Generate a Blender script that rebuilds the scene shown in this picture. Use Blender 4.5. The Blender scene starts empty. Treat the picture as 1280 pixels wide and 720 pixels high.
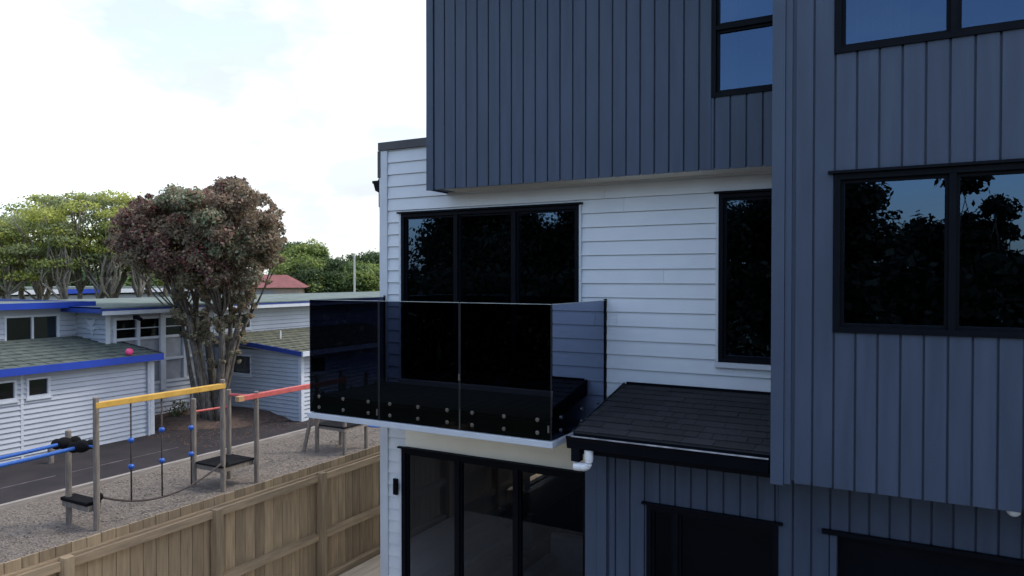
import bpy, bmesh, math, random
import numpy as np
from mathutils import Vector, Matrix
R = math.radians
scene = bpy.context.scene
COL = scene.collection

# ------------------------------------------------------------------ camera
EYE = 4.6                      # camera height above the playground
YAW = 29.0                     # degrees left of the facade normal
cam = bpy.data.cameras.new('camera')
cam.sensor_width = 36; cam.lens = 900 / 1280 * 36
cam.clip_start = 0.05; cam.clip_end = 3000
camo = bpy.data.objects.new('camera', cam); COL.objects.link(camo)
camo.location = (0, 0, EYE); camo.rotation_euler = (R(90 - 0.83), 0, R(YAW))
scene.camera = camo

# ------------------------------------------------------------------ sky, sun, exposure
SUN_EL, SUN_AZ = 56.0, 50.0    # azimuth in degrees from +Y towards +X (behind the house)
w = bpy.data.worlds.new('World'); scene.world = w; w.use_nodes = True
nt = w.node_tree; nt.nodes.clear()
N = nt.nodes.new; L = nt.links.new
out = N('ShaderNodeOutputWorld'); bg = N('ShaderNodeBackground'); bg.inputs[1].default_value = 0.12
sky = N('ShaderNodeTexSky'); sky.sky_type = 'NISHITA'; sky.sun_disc = False
sky.sun_elevation = R(SUN_EL); sky.sun_rotation = R(SUN_AZ); sky.altitude = 50
sky.air_density = 1.0; sky.dust_density = 2.0
tc = N('ShaderNodeTexCoord'); mp = N('ShaderNodeMapping'); mp.inputs['Scale'].default_value = (1.0, 1.0, 2.6)
mp.inputs['Location'].default_value = (1.45, 10.0, 14.88)
no = N('ShaderNodeTexNoise'); no.inputs['Scale'].default_value = 0.7; no.inputs['Detail'].default_value = 7; no.inputs['Roughness'].default_value = 0.58
cr = N('ShaderNodeValToRGB'); cr.color_ramp.elements[0].position = 0.40; cr.color_ramp.elements[1].position = 0.66
cr.color_ramp.elements[0].color = (0.06,)*3 + (1,); cr.color_ramp.elements[1].color = (1, 1, 1, 1)
mix = N('ShaderNodeMixRGB')
n2 = N('ShaderNodeTexNoise'); n2.inputs['Scale'].default_value = 2.3; n2.inputs['Detail'].default_value = 6; n2.inputs['Roughness'].default_value = 0.55
cr2 = N('ShaderNodeValToRGB'); cr2.color_ramp.elements[0].position = 0.42; cr2.color_ramp.elements[1].position = 0.66
cr2.color_ramp.elements[0].color = (0.41, 0.418, 0.425, 1); cr2.color_ramp.elements[1].color = (1, 1, 1, 1)
cm = N('ShaderNodeMixRGB'); cm.blend_type = 'MULTIPLY'; cm.inputs[0].default_value = 1; cm.inputs[1].default_value = (4.7, 4.8, 4.95, 1)
mp2 = N('ShaderNodeMapping'); mp2.inputs['Scale'].default_value = (1.0, 1.0, 2.2); mp2.inputs['Location'].default_value = (11.21, 4.72, 0.48)
L(tc.outputs['Generated'], mp2.inputs[0]); L(mp2.outputs[0], n2.inputs['Vector']); L(n2.outputs['Fac'], cr2.inputs[0]); L(cr2.outputs[0], cm.inputs[2]); L(cm.outputs[0], mix.inputs[2])
L(tc.outputs['Generated'], mp.inputs[0]); L(mp.outputs[0], no.inputs['Vector']); L(no.outputs['Fac'], cr.inputs[0])
L(cr.outputs[0], mix.inputs[0]); L(sky.outputs[0], mix.inputs[1]); L(mix.outputs[0], bg.inputs[0]); L(bg.outputs[0], out.inputs[0])

sl = bpy.data.lights.new('sun', 'SUN'); sl.energy = 0.55; sl.angle = R(10); sl.color = (1.0, 0.95, 0.87)
so = bpy.data.objects.new('sun', sl); COL.objects.link(so)
sd = Vector((math.sin(R(SUN_AZ))*math.cos(R(SUN_EL)), math.cos(R(SUN_AZ))*math.cos(R(SUN_EL)), math.sin(R(SUN_EL))))
so.rotation_euler = sd.to_track_quat('Z', 'Y').to_euler()
vs = scene.view_settings
vs.view_transform = 'Standard'; vs.look = 'None'; vs.gamma = 1; vs.use_curve_mapping = False
vs.exposure = 1.9
scene.cycles.max_bounces = 8; scene.cycles.transparent_max_bounces = 16

def at(px, axis):
    """ground XY on the ray through photo column px, at a distance along the optical axis"""
    ph = math.atan((px - 640) / 900); r = axis / math.cos(ph); a = ph - R(YAW)
    return (r * math.sin(a), r * math.cos(a))
def zat(py, axis): return EYE - (py - 347) * axis / 900

# ------------------------------------------------------------------ materials
MATS = {}
def mat(name, col, rough=0.6, col2=None, scale=8, stretch=(1, 1, 1), bump=0.0, bscale=None, metallic=0.0, rnd=0.0, spec=0.5,
        lo=0.35, hi=0.65, detail=5, coord='Object', rvar=0.0):
    if name in MATS: return MATS[name]
    m = bpy.data.materials.new(name); m.use_nodes = True
    t = m.node_tree; b = t.nodes['Principled BSDF']
    b.inputs['Roughness'].default_value = rough; b.inputs['Metallic'].default_value = metallic
    b.inputs['Specular IOR Level'].default_value = spec
    c = t.nodes.new('ShaderNodeTexCoord'); mpn = t.nodes.new('ShaderNodeMapping'); mpn.inputs['Scale'].default_value = stretch
    if coord == 'World':
        g = t.nodes.new('ShaderNodeNewGeometry'); t.links.new(g.outputs['Position'], mpn.inputs[0])
    else:
        t.links.new(c.outputs[coord], mpn.inputs[0])
    n = t.nodes.new('ShaderNodeTexNoise'); n.inputs['Scale'].default_value = scale; n.inputs['Detail'].default_value = detail
    oi = t.nodes.new('ShaderNodeObjectInfo')
    if coord != 'World':
        ad = t.nodes.new('ShaderNodeVectorMath'); ad.operation = 'MULTIPLY_ADD'
        ad.inputs[0].default_value = (1, 1, 1)
        sc = t.nodes.new('ShaderNodeVectorMath'); sc.operation = 'SCALE'; sc.inputs[0].default_value = (37, 19, 53)
        t.links.new(oi.outputs['Random'], sc.inputs['Scale'])
        a2 = t.nodes.new('ShaderNodeVectorMath'); a2.operation = 'ADD'
        t.links.new(mpn.outputs[0], a2.inputs[0]); t.links.new(sc.outputs[0], a2.inputs[1])
        t.nodes.remove(ad); vec = a2.outputs[0]
    else:
        vec = mpn.outputs[0]
    t.links.new(vec, n.inputs['Vector'])
    if col2 is None: col2 = tuple(x * 0.88 for x in col)
    rp = t.nodes.new('ShaderNodeValToRGB'); rp.color_ramp.elements[0].position = lo; rp.color_ramp.elements[1].position = hi
    rp.color_ramp.elements[0].color = (*col2, 1); rp.color_ramp.elements[1].color = (*col, 1)
    t.links.new(n.outputs['Fac'], rp.inputs[0])
    colout = rp.outputs[0]
    if rnd:
        hs = t.nodes.new('ShaderNodeHueSaturation'); mr = t.nodes.new('ShaderNodeMapRange')
        mr.inputs[3].default_value = 1 - rnd; mr.inputs[4].default_value = 1 + rnd
        t.links.new(oi.outputs['Random'], mr.inputs[0]); t.links.new(mr.outputs[0], hs.inputs['Value'])
        t.links.new(colout, hs.inputs['Color']); colout = hs.outputs[0]
    t.links.new(colout, b.inputs['Base Color'])
    if rvar:
        mr2 = t.nodes.new('ShaderNodeMapRange'); mr2.inputs[3].default_value = rough - rvar; mr2.inputs[4].default_value = rough + rvar
        t.links.new(n.outputs['Fac'], mr2.inputs[0]); t.links.new(mr2.outputs[0], b.inputs['Roughness'])
    if bump:
        n2 = t.nodes.new('ShaderNodeTexNoise'); n2.inputs['Scale'].default_value = bscale or scale * 3; n2.inputs['Detail'].default_value = 6
        t.links.new(vec, n2.inputs['Vector'])
        bp = t.nodes.new('ShaderNodeBump'); bp.inputs['Strength'].default_value = bump; bp.inputs['Distance'].default_value = 0.01
        t.links.new(n2.outputs['Fac'], bp.inputs['Height']); t.links.new(bp.outputs[0], b.inputs['Normal'])
    MATS[name] = m; return m

def glassmat(name, trans, refl, ior, rough=0.0, wav=0.0):
    if name in MATS: return MATS[name]
    m = bpy.data.materials.new(name); m.use_nodes = True; t = m.node_tree; t.nodes.clear()
    o = t.nodes.new('ShaderNodeOutputMaterial'); mx = t.nodes.new('ShaderNodeMixShader')
    fr = t.nodes.new('ShaderNodeFresnel'); fr.inputs['IOR'].default_value = ior
    tr = t.nodes.new('ShaderNodeBsdfTransparent'); tr.inputs[0].default_value = (*trans, 1)
    gl = t.nodes.new('ShaderNodeBsdfGlossy'); gl.inputs[0].default_value = (*refl, 1); gl.inputs['Roughness'].default_value = rough
    if wav:
        c = t.nodes.new('ShaderNodeTexCoord'); n = t.nodes.new('ShaderNodeTexNoise'); n.inputs['Scale'].default_value = 1.3; n.inputs['Detail'].default_value = 1
        bp = t.nodes.new('ShaderNodeBump'); bp.inputs['Strength'].default_value = wav; bp.inputs['Distance'].default_value = 0.02
        t.links.new(c.outputs['Object'], n.inputs['Vector']); t.links.new(n.outputs['Fac'], bp.inputs['Height']); t.links.new(bp.outputs[0], gl.inputs['Normal'])
    t.links.new(fr.outputs[0], mx.inputs[0]); t.links.new(tr.outputs[0], mx.inputs[1]); t.links.new(gl.outputs[0], mx.inputs[2]); t.links.new(mx.outputs[0], o.inputs[0])
    MATS[name] = m; return m

def leafmat(name):
    if name in MATS: return MATS[name]
    m = bpy.data.materials.new(name); m.use_nodes = True; t = m.node_tree; t.nodes.clear()
    o = t.nodes.new('ShaderNodeOutputMaterial'); a = t.nodes.new('ShaderNodeAttribute'); a.attribute_name = 'leaf_colour'
    d = t.nodes.new('ShaderNodeBsdfPrincipled'); d.inputs['Roughness'].default_value = 0.55; d.inputs['Specular IOR Level'].default_value = 0.35
    tl = t.nodes.new('ShaderNodeBsdfTranslucent'); mx = t.nodes.new('ShaderNodeMixShader'); mx.inputs[0].default_value = 0.5
    t.links.new(a.outputs['Color'], d.inputs['Base Color']); t.links.new(a.outputs['Color'], tl.inputs[0])
    t.links.new(d.outputs[0], mx.inputs[1]); t.links.new(tl.outputs[0], mx.inputs[2]); t.links.new(mx.outputs[0], o.inputs[0])
    MATS[name] = m; return m

WHITE = mat('white_painted_board', (0.60, 0.62, 0.64), 0.5, (0.56, 0.58, 0.605), 3, bump=0.05, bscale=60, rnd=0.02, rvar=0.06)
WHITETRIM = mat('white_trim', (0.52, 0.545, 0.58), 0.45, (0.47, 0.495, 0.53), 4)
CREAM = mat('cream_soffit', (0.84, 0.79, 0.66), 0.7, (0.79, 0.74, 0.61), 3)
SLATE = mat('slate_blue_siding', (0.052, 0.071, 0.110), 0.5, (0.041, 0.056, 0.088), 4, (3, 3, 0.30), bump=0.06, bscale=90, spec=0.3, rnd=0.035, rvar=0.05)
SLATETRIM = mat('slate_blue_trim', (0.052, 0.071, 0.109), 0.5, (0.046, 0.063, 0.098), 3, spec=0.3, rnd=0.02)
BLACK = mat('black_aluminium', (0.0028, 0.0036, 0.0065), 0.45, (0.004, 0.005, 0.008), 6, rvar=0.05, spec=0.07)
BLACKM = mat('black_membrane', (0.02, 0.02, 0.022), 0.7, (0.03, 0.03, 0.032), 6)
DARKFLASH = mat('dark_flashing', (0.045, 0.042, 0.048), 0.4, (0.035, 0.033, 0.038), 4, metallic=0.3)
STEEL = mat('brushed_steel', (0.17, 0.16, 0.15), 0.4, (0.26, 0.25, 0.24), 20, metallic=1.0)
PVC = mat('white_pvc', (0.72, 0.72, 0.72), 0.35, (0.66, 0.66, 0.66), 5)
SHINGLE = mat('charcoal_shingle', (0.018, 0.018, 0.022), 0.95, (0.008, 0.008, 0.010), 60, bump=0.5, bscale=220, rnd=0.35, lo=0.3, hi=0.7)
EDGE = mat('skylit_glass_edge', (0.42, 0.45, 0.42), 0.25, (0.24, 0.27, 0.26), 5)  # pale colour paints the sky light caught along the glass edge
PANE = glassmat('tinted_window_glass', (0.20, 0.21, 0.23), (0.36, 0.60, 1.0), 1.95, 0.0, 0.06)
BALGLASS = glassmat('dark_balustrade_glass', (0.085, 0.098, 0.145), (0.24, 0.28, 0.38), 1.5)
LOWG = glassmat('clear_door_glass', (0.30, 0.305, 0.32), (0.45, 0.55, 0.75), 1.42)
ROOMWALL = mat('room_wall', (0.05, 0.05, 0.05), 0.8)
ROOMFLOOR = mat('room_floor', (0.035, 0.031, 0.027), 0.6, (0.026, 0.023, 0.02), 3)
TIMBER = mat('weathered_fence_timber', (0.45, 0.315, 0.175), 0.8, (0.28, 0.195, 0.11), 5, (5, 5, 0.5), bump=0.3, bscale=30, rnd=0.24, lo=0.3, hi=0.72)
RAIL = mat('fence_rail_timber', (0.48, 0.335, 0.19), 0.8, (0.28, 0.20, 0.12), 4, (5, 0.6, 5), bump=0.3, bscale=30, rnd=0.1, lo=0.3, hi=0.7)
DECKM = mat('pale_deck_timber', (0.66, 0.53, 0.38), 0.7, (0.54, 0.42, 0.29), 4, (6, 0.5, 6), bump=0.2, bscale=30, rnd=0.1)
POSTM = mat('grey_playground_timber', (0.235, 0.20, 0.165), 0.85, (0.13, 0.11, 0.09), 6, (4, 4, 0.6), bump=0.4, bscale=30, rnd=0.12, lo=0.3, hi=0.7)
YELLOW = mat('yellow_paint', (0.60, 0.36, 0.07), 0.5, (0.50, 0.29, 0.05), 7)
RED = mat('red_paint', (0.50, 0.10, 0.09), 0.5, (0.40, 0.075, 0.07), 7)
ROPEBLUE = mat('blue_rope', (0.018, 0.11, 0.42), 0.7, (0.012, 0.07, 0.28), 40)
ROPEBROWN = mat('brown_rope', (0.075, 0.055, 0.05), 0.9, (0.04, 0.03, 0.03), 50)
BALLBLUE = mat('blue_plastic', (0.012, 0.085, 0.38), 0.35)
RUBBER = mat('black_rubber', (0.007, 0.007, 0.008), 0.9, (0.011, 0.011, 0.012), 40, bump=0.3, spec=0.1)
PINK = mat('pink_ball', (0.75, 0.07, 0.20), 0.5)
SCHOOLW = mat('school_weatherboard', (0.40, 0.43, 0.47), 0.6, (0.35, 0.375, 0.415), 1.2, coord='World', bump=0.05)
SCHOOLBLUE = mat('blue_fascia_paint', (0.006, 0.045, 0.36), 0.5, (0.006, 0.038, 0.31), 2)
SCHOOLNAVY = mat('navy_fascia_paint', (0.010, 0.04, 0.24), 0.5, (0.010, 0.035, 0.20), 2)
ROOFG = mat('grey_green_roof', (0.088, 0.108, 0.092), 0.9, (0.048, 0.060, 0.052), 4, coord='World', bump=0.2)
ROOFM = mat('mossy_roof', (0.105, 0.11, 0.072), 0.9, (0.055, 0.06, 0.042), 3, coord='World', bump=0.3)
ROOFP = mat('pale_green_roof', (0.17, 0.205, 0.19), 0.95, (0.125, 0.15, 0.14), 2, spec=0.05, coord='World')
GREYPANEL = mat('grey_panel', (0.30, 0.31, 0.325), 0.5, (0.22, 0.23, 0.245), 3, coord='World')
BARK = mat('grey_bark', (0.17, 0.145, 0.115), 0.9, (0.055, 0.046, 0.036), 9, (3, 3, 0.6), bump=0.6, bscale=25, coord='World')
BARKP = mat('pale_bark', (0.27, 0.24, 0.19), 0.9, (0.14, 0.12, 0.095), 6, (3, 3, 0.6), bump=0.6, bscale=20, coord='World')
ASPHALT = mat('purple_asphalt', (0.023, 0.017, 0.019), 0.95, (0.010, 0.008, 0.0095), 1.4, bump=0.3, bscale=90, coord='World', detail=8)
CHIPG = mat('bark_chip_ground', (0.20, 0.172, 0.145), 0.95, (0.085, 0.07, 0.06), 34, bump=0.8, bscale=45, coord='World', detail=8)
MULCH = mat('dark_mulch', (0.095, 0.062, 0.045), 0.95, (0.045, 0.03, 0.024), 9, bump=0.8, bscale=30, coord='World', detail=8)
GRASSG = mat('grass_ground', (0.055, 0.075, 0.03), 0.95, (0.04, 0.05, 0.022), 0.6, coord='World')
CONC = mat('concrete_drive', (0.042, 0.041, 0.042), 0.95, (0.030, 0.030, 0.030), 1.5, bump=0.2, bscale=60, coord='World')
EDGING = mat('timber_edging', (0.30, 0.27, 0.24), 0.85, (0.20, 0.18, 0.16), 5, (4, 0.5, 4), coord='World')
LINE = mat('faded_line_paint', (0.16, 0.145, 0.15), 0.85, (0.07, 0.056, 0.063), 3, coord='World', detail=8, lo=0.42, hi=0.7)
REDROOF = mat('red_tile_roof', (0.20, 0.062, 0.058), 0.85, (0.14, 0.045, 0.042), 3, coord='World')
BRICKM = mat('tan_wall', (0.42, 0.33, 0.27), 0.8, coord='World')
FABRIC = mat('grey_fabric', (0.30, 0.30, 0.31), 0.9)
BLACKF = mat('black_seat', (0.015, 0.015, 0.016), 0.6)
CURTAIN = mat('white_curtain', (0.6, 0.6, 0.62), 0.9)
LEAF = leafmat('leaves')

# ------------------------------------------------------------------ helpers
WM = {}
def world_of(o): return WM.get(o.name, Matrix.Identity(4))
def link(o, parent=None, loc=(0, 0, 0), rot=None):
    COL.objects.link(o); o.location = loc
    b = Matrix.Translation(Vector(loc))
    if rot is not None:
        o.rotation_euler = rot
        from mathutils import Euler
        b = b @ Euler(rot).to_matrix().to_4x4()
    if parent is not None:
        o.parent = parent; o.matrix_parent_inverse = world_of(parent).inverted()
    WM[o.name] = b
    return o
def tag(o, label=None, cat=None, group=None, kind=None):
    if label: o['label'] = label
    if cat: o['category'] = cat
    if group: o['group'] = group
    if kind: o['kind'] = kind
    return o
def thing(name, label, cat, loc=(0, 0, 0), group=None):
    o = bpy.data.objects.new(name, None); o.empty_display_size = 0.2
    link(o, None, loc); return tag(o, label, cat, group)

class MB:
    def __init__(s): s.v = []; s.f = []
    def hexa(s, p):                      # 8 points: bottom 0-3, top 4-7
        b = len(s.v); s.v += [tuple(q) for q in p]
        for f in ((0, 3, 2, 1), (4, 5, 6, 7), (0, 1, 5, 4), (1, 2, 6, 5), (2, 3, 7, 6), (3, 0, 4, 7)):
            s.f.append(tuple(b + i for i in f))
        return s
    def box(s, x0, x1, y0, y1, z0, z1):
        return s.hexa([(x0, y0, z0), (x1, y0, z0), (x1, y1, z0), (x0, y1, z0), (x0, y0, z1), (x1, y0, z1), (x1, y1, z1), (x0, y1, z1)])
    def prism(s, pts, ext):              # pts: list of 3D points (planar polygon), ext: extrusion vector
        b = len(s.v); n = len(pts); e = Vector(ext)
        s.v += [tuple(p) for p in pts] + [tuple(Vector(p) + e) for p in pts]
        s.f.append(tuple(b + i for i in range(n))); s.f.append(tuple(b + n + i for i in reversed(range(n))))
        for i in range(n): s.f.append((b + i, b + (i + 1) % n, b + n + (i + 1) % n, b + n + i))
        return s
    def tube(s, pts, rad, n=7, cap=True):
        pts = [Vector(p) for p in pts]
        if not hasattr(rad, '__len__'): rad = [rad] * len(pts)
        b0 = len(s.v); up = Vector((0.31, 0.17, 0.93))
        for i, p in enumerate(pts):
            d = (pts[min(i + 1, len(pts) - 1)] - pts[max(i - 1, 0)]).normalized()
            a = d.cross(up)
            if a.length < 1e-3: a = d.cross(Vector((1, 0, 0)))
            a.normalize(); c = d.cross(a)
            for k in range(n):
                t = 2 * math.pi * k / n
                s.v.append(tuple(p + (a * math.cos(t) + c * math.sin(t)) * rad[i]))
        for i in range(len(pts) - 1):
            for k in range(n):
                q = b0 + i * n
                s.f.append((q + k, q + (k + 1) % n, q + n + (k + 1) % n, q + n + k))
        if cap:
            s.f.append(tuple(b0 + k for k in reversed(range(n)))); e = b0 + (len(pts) - 1) * n
            s.f.append(tuple(e + k for k in range(n)))
        return s
    def ball(s, c, r, nu=12, nv=8, sq=1.0):
        c = Vector(c); b = len(s.v)
        s.v.append(tuple(c + Vector((0, 0, r * sq))))
        for j in range(1, nv):
            t = math.pi * j / nv
            for i in range(nu):
                p = 2 * math.pi * i / nu
                s.v.append(tuple(c + Vector((r * math.sin(t) * math.cos(p), r * math.sin(t) * math.sin(p), r * sq * math.cos(t)))))
        s.v.append(tuple(c - Vector((0, 0, r * sq))))
        for i in range(nu): s.f.append((b, b + 1 + i, b + 1 + (i + 1) % nu))
        for j in range(nv - 2):
            for i in range(nu):
                q = b + 1 + j * nu
                s.f.append((q + i, q + nu + i, q + nu + (i + 1) % nu, q + (i + 1) % nu))
        q = b + 1 + (nv - 2) * nu; e = len(s.v) - 1
        for i in range(nu): s.f.append((q + i, e, q + (i + 1) % nu))
        return s
    def disc(s, c, nrm, r, h, n=14):
        nrm = Vector(nrm).normalized(); c = Vector(c)
        return s.tube([c, c + nrm * h], r, n)
    def mesh(s, name, m, smooth=False):
        me = bpy.data.meshes.new(name); me.from_pydata(s.v, [], s.f)
        bm = bmesh.new(); bm.from_mesh(me); bmesh.ops.recalc_face_normals(bm, faces=bm.faces[:]); bm.to_mesh(me); bm.free()
        if smooth: me.polygons.foreach_set('use_smooth', [True] * len(me.polygons))
        me.materials.append(m); return me
    def build(s, name, m, parent=None, smooth=False, bevel=0.0, loc=(0, 0, 0)):
        o = bpy.data.objects.new(name, s.mesh(name, m, smooth)); link(o, parent, loc)
        if bevel:
            md = o.modifiers.new('bevel', 'BEVEL'); md.width = bevel; md.segments = 2; md.limit_method = 'ANGLE'
        return o
def piece(name, me, parent, loc, rot=None):
    o = bpy.data.objects.new(name, me); return link(o, parent, loc, rot)

def subtract(r, holes):
    rs = [r]
    for h in holes:
        nr = []
        for (a, b, c, d) in rs:                       # u0,u1,z0,z1
            hu0, hu1, hz0, hz1 = max(a, h[0]), min(b, h[1]), max(c, h[2]), min(d, h[3])
            if hu0 >= hu1 or hz0 >= hz1: nr.append((a, b, c, d)); continue
            if a < hu0: nr.append((a, hu0, c, d))
            if hu1 < b: nr.append((hu1, b, c, d))
            if c < hz0: nr.append((hu0, hu1, c, hz0))
            if hz1 < d: nr.append((hu0, hu1, hz1, d))
        rs = nr
    return [q for q in rs if q[1] - q[0] > 0.004 and q[3] - q[2] > 0.004]

class Face:
    """a wall plane: point(u, d, z), d outward from the plane"""
    def __init__(s, axis, val, sign):
        s.axis, s.val, s.sign = axis, val, sign     # axis 'Y': plane Y=val, u = X ; axis 'X': plane X=val, u = Y
    def p(s, u, d, z):
        return (u, s.val + s.sign * d, z) if s.axis == 'Y' else (s.val + s.sign * d, u, z)
    def box(s, mb, u0, u1, d0, d1, z0, z1):
        mb.hexa([s.p(u0, d0, z0), s.p(u1, d0, z0), s.p(u1, d1, z0), s.p(u0, d1, z0), s.p(u0, d0, z1), s.p(u1, d0, z1), s.p(u1, d1, z1), s.p(u0, d1, z1)])
        return mb

def solid_wall(name, F, r, holes, thick, m, parent):
    mb = MB()
    for q in subtract(r, holes): F.box(mb, q[0], q[1], -thick, 0, q[2], q[3])
    return mb.build(name, m, parent)

def lap_hexa(F, mb, q, z0, row, proud, top):
    def d(z): return proud + (top - proud) * (z - z0) / row
    a, b, c, e = q
    mb.hexa([F.p(a, 0, c), F.p(b, 0, c), F.p(b, d(c), c), F.p(a, d(c), c), F.p(a, 0, e), F.p(b, 0, e), F.p(b, d(e), e), F.p(a, d(e), e)])
def weatherboards(F, r, holes, row, m, parent, name='weatherboard', separate=True, proud=0.024, top=0.006, gap=0.006, zstart=None):
    u0, u1, z0, z1 = r
    z = zstart if zstart is not None else z0
    joined = MB()
    while z < z1:
        for q in subtract((u0, u1, max(z, z0), min(z + row - gap, z1)), holes):
            if separate:
                cut = [q]
                if q[1] - q[0] > 1.1 and random.random() < 0.4:      # butt joint between two lengths of board
                    c_ = q[0] + (q[1] - q[0]) * random.uniform(0.25, 0.75); cut = [(q[0], c_ - 0.0012, q[2], q[3]), (c_ + 0.0012, q[1], q[2], q[3])]
                for q2 in cut:
                    mb = MB(); lap_hexa(F, mb, q2, z, row, proud + random.uniform(-.001, .001), top); mb.build(name, m, parent)
            else: lap_hexa(F, joined, q, z, row, proud, top)
        z += row
    if not separate: return joined.build('weatherboard_cladding', m, parent)
_bc = {}
def siding(F, r, holes, wdt, m, parent, name='siding_board', t=0.022, groove=0.013, ustart=None):
    """vertical grooved boards, each its own piece, mesh data shared between boards of one size"""
    u0, u1, z0, z1 = r
    u = ustart if ustart is not None else u0
    while u < u1 - 0.005:
        for q in subtract((max(u, u0) + groove / 2, min(u + wdt, u1) - groove / 2, z0, z1), holes):
            w_, h_ = round(q[1] - q[0], 4), round(q[3] - q[2], 4)
            key = (F.axis, F.sign, w_, h_, m.name)
            if key not in _bc:
                G = Face(F.axis, 0, F.sign); c = min(0.004, w_ / 4); mb = MB()
                pts = [G.p(0, 0, 0), G.p(w_, 0, 0), G.p(w_, t - c, 0), G.p(w_ - c, t, 0), G.p(c, t, 0), G.p(0, t - c, 0)]
                mb.prism(pts, (0, 0, h_)); _bc[key] = mb.mesh(name, m)
            piece(name, _bc[key], parent, F.p(q[0], 0, q[2]))
        u += wdt

def window(F, u0, u1, z0, z1, parent, mull=(), trans=(), fw=0.045, proud=0.03, depth=0.07, m=BLACK, glass=PANE, head=True, sash=True,
           name='window', sill=False, mw=None, sillmat=None):
    mw = mw or fw
    f = MB(); us = [u0] + list(mull) + [u1]; zs = [z0] + list(trans) + [z1]
    F.box(f, u0, u0 + fw, -depth, proud, z0, z1); F.box(f, u1 - fw, u1, -depth, proud, z0, z1)
    F.box(f, u0 + fw, u1 - fw, -depth, proud, z0, z0 + fw); F.box(f, u0 + fw, u1 - fw, -depth, proud, z1 - fw, z1)
    for q in mull: F.box(f, q - mw / 2, q + mw / 2, -depth, proud - 0.004, z0 + fw, z1 - fw)
    for q in trans: F.box(f, u0 + fw, u1 - fw, -depth, proud - 0.007, q - mw / 2, q + mw / 2)
    o = f.build(name, m, parent)
    for i in range(len(us) - 1):
        a = us[i] + (fw if i == 0 else mw / 2); b = us[i + 1] - (fw if i == len(us) - 2 else mw / 2)
        for j in range(len(zs) - 1):
            c = zs[j] + (fw if j == 0 else mw / 2); d = zs[j + 1] - (fw if j == len(zs) - 2 else mw / 2)
            if sash:
                s_ = MB(); k = 0.024
                F.box(s_, a, a + k, -0.045, 0.0, c, d); F.box(s_, b - k, b, -0.045, 0.0, c, d)
                F.box(s_, a + k, b - k, -0.045, 0.0, c, c + k); F.box(s_, a + k, b - k, -0.045, 0.0, d - k, d)
                s_.build('sash', m, o)
                a2, b2, c2, d2 = a + k - 0.006, b - k + 0.006, c + k - 0.006, d - k + 0.006
            else: a2, b2, c2, d2 = a - 0.004, b + 0.004, c - 0.004, d + 0.004
            g = MB(); F.box(g, a2, b2, -0.026, -0.020, c2, d2)
            # single glass sheet: one quad keeps refraction-free panes cheap and clean
            g = MB(); g.v = [F.p(a2, -0.022, c2), F.p(b2, -0.022, c2), F.p(b2, -0.022, d2), F.p(a2, -0.022, d2)]; g.f = [(0, 1, 2, 3)]
            g.build('pane', glass, o)
    if head:
        h = MB(); F.box(h, u0 - 0.04, u1 + 0.04, 0.005, proud + 0.035, z1 + 0.002, z1 + 0.022); h.build('head_flashing', m, o)
    if sill:
        h = MB(); F.box(h, u0 - 0.03, u1 + 0.03, 0.0, proud + 0.03, z0 - 0.05, z0 - 0.002); h.build('sill', sillmat or m, o)
    return o

# ------------------------------------------------------------------ ground
def sheet(name, x0, x1, y0, y1, z, m, kind='structure'):
    g = MB(); g.v = [(x0, y0, z), (x1, y0, z), (x1, y1, z), (x0, y1, z)]; g.f = [(0, 1, 2, 3)]
    o = g.build(name, m); o['kind'] = kind; return o
sheet('ground', -900, 900, -900, 900, 0.0, GRASSG)
sheet('playground_surface', -15.72, -7.12, -6, 40, 0.004, CHIPG)
sheet('court_pavement', -22.6, -15.72, -6, 40, 0.008, ASPHALT)
sheet('driveway', -7.0, 14, -2.5, 6.4, 0.004, CONC)
sheet('bounce_ground', -7.0, 20, -13.5, -2.5, 0.006, mat('pale_bounce_ground', (0.36, 0.35, 0.33), 0.85, (0.29, 0.28, 0.265), 1.5, bump=0.2, bscale=60, coord='World'))  # unseen pale ground, added to bounce daylight up onto the cream soffit
g = MB(); random.seed(5)
def mulch_bed():
    mb = MB(); nx, ny = 14, 40
    x0, x1, y0, y1 = -21.05, -16.4, 13.9, 18.5
    for j in range(ny + 1):
        for i in range(nx + 1):
            x = x0 + (x1 - x0) * i / nx; y = y0 + (y1 - y0) * j / ny
            # bed hugs the main wall and the side wing's end wall
            lim = -18.7 + 0.55 * max(0, y - 14.2) + 0.2 * math.sin(y * 3)
            h = (0.22 * max(0, min(1, (lim - x) / 1.2)) + 0.03 * random.random()) * min(1, (y - y0) / 0.6) - 0.01
            mb.v.append((x, y, h if x < lim else -0.03))
    for j in range(ny):
        for i in range(nx):
            q = j * (nx + 1) + i; mb.f.append((q, q + 1, q + nx + 2, q + nx + 1))
    o = mb.build('garden_bed', MULCH, smooth=True); o['kind'] = 'structure'
mulch_bed()
e = MB().box(-15.78, -15.66, -4, 34, 0.0, 0.10).build('timber_edging', EDGING); e['kind'] = 'structure'
for k, (x, y0, y1) in enumerate(((-17.3, 5.5, 9.4), (-17.3, 9.75, 12.6), (-16.6, 3.0, 6.6))):
    sheet('court_line', x - 0.025, x + 0.025, y0, y1, 0.012, LINE)

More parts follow.
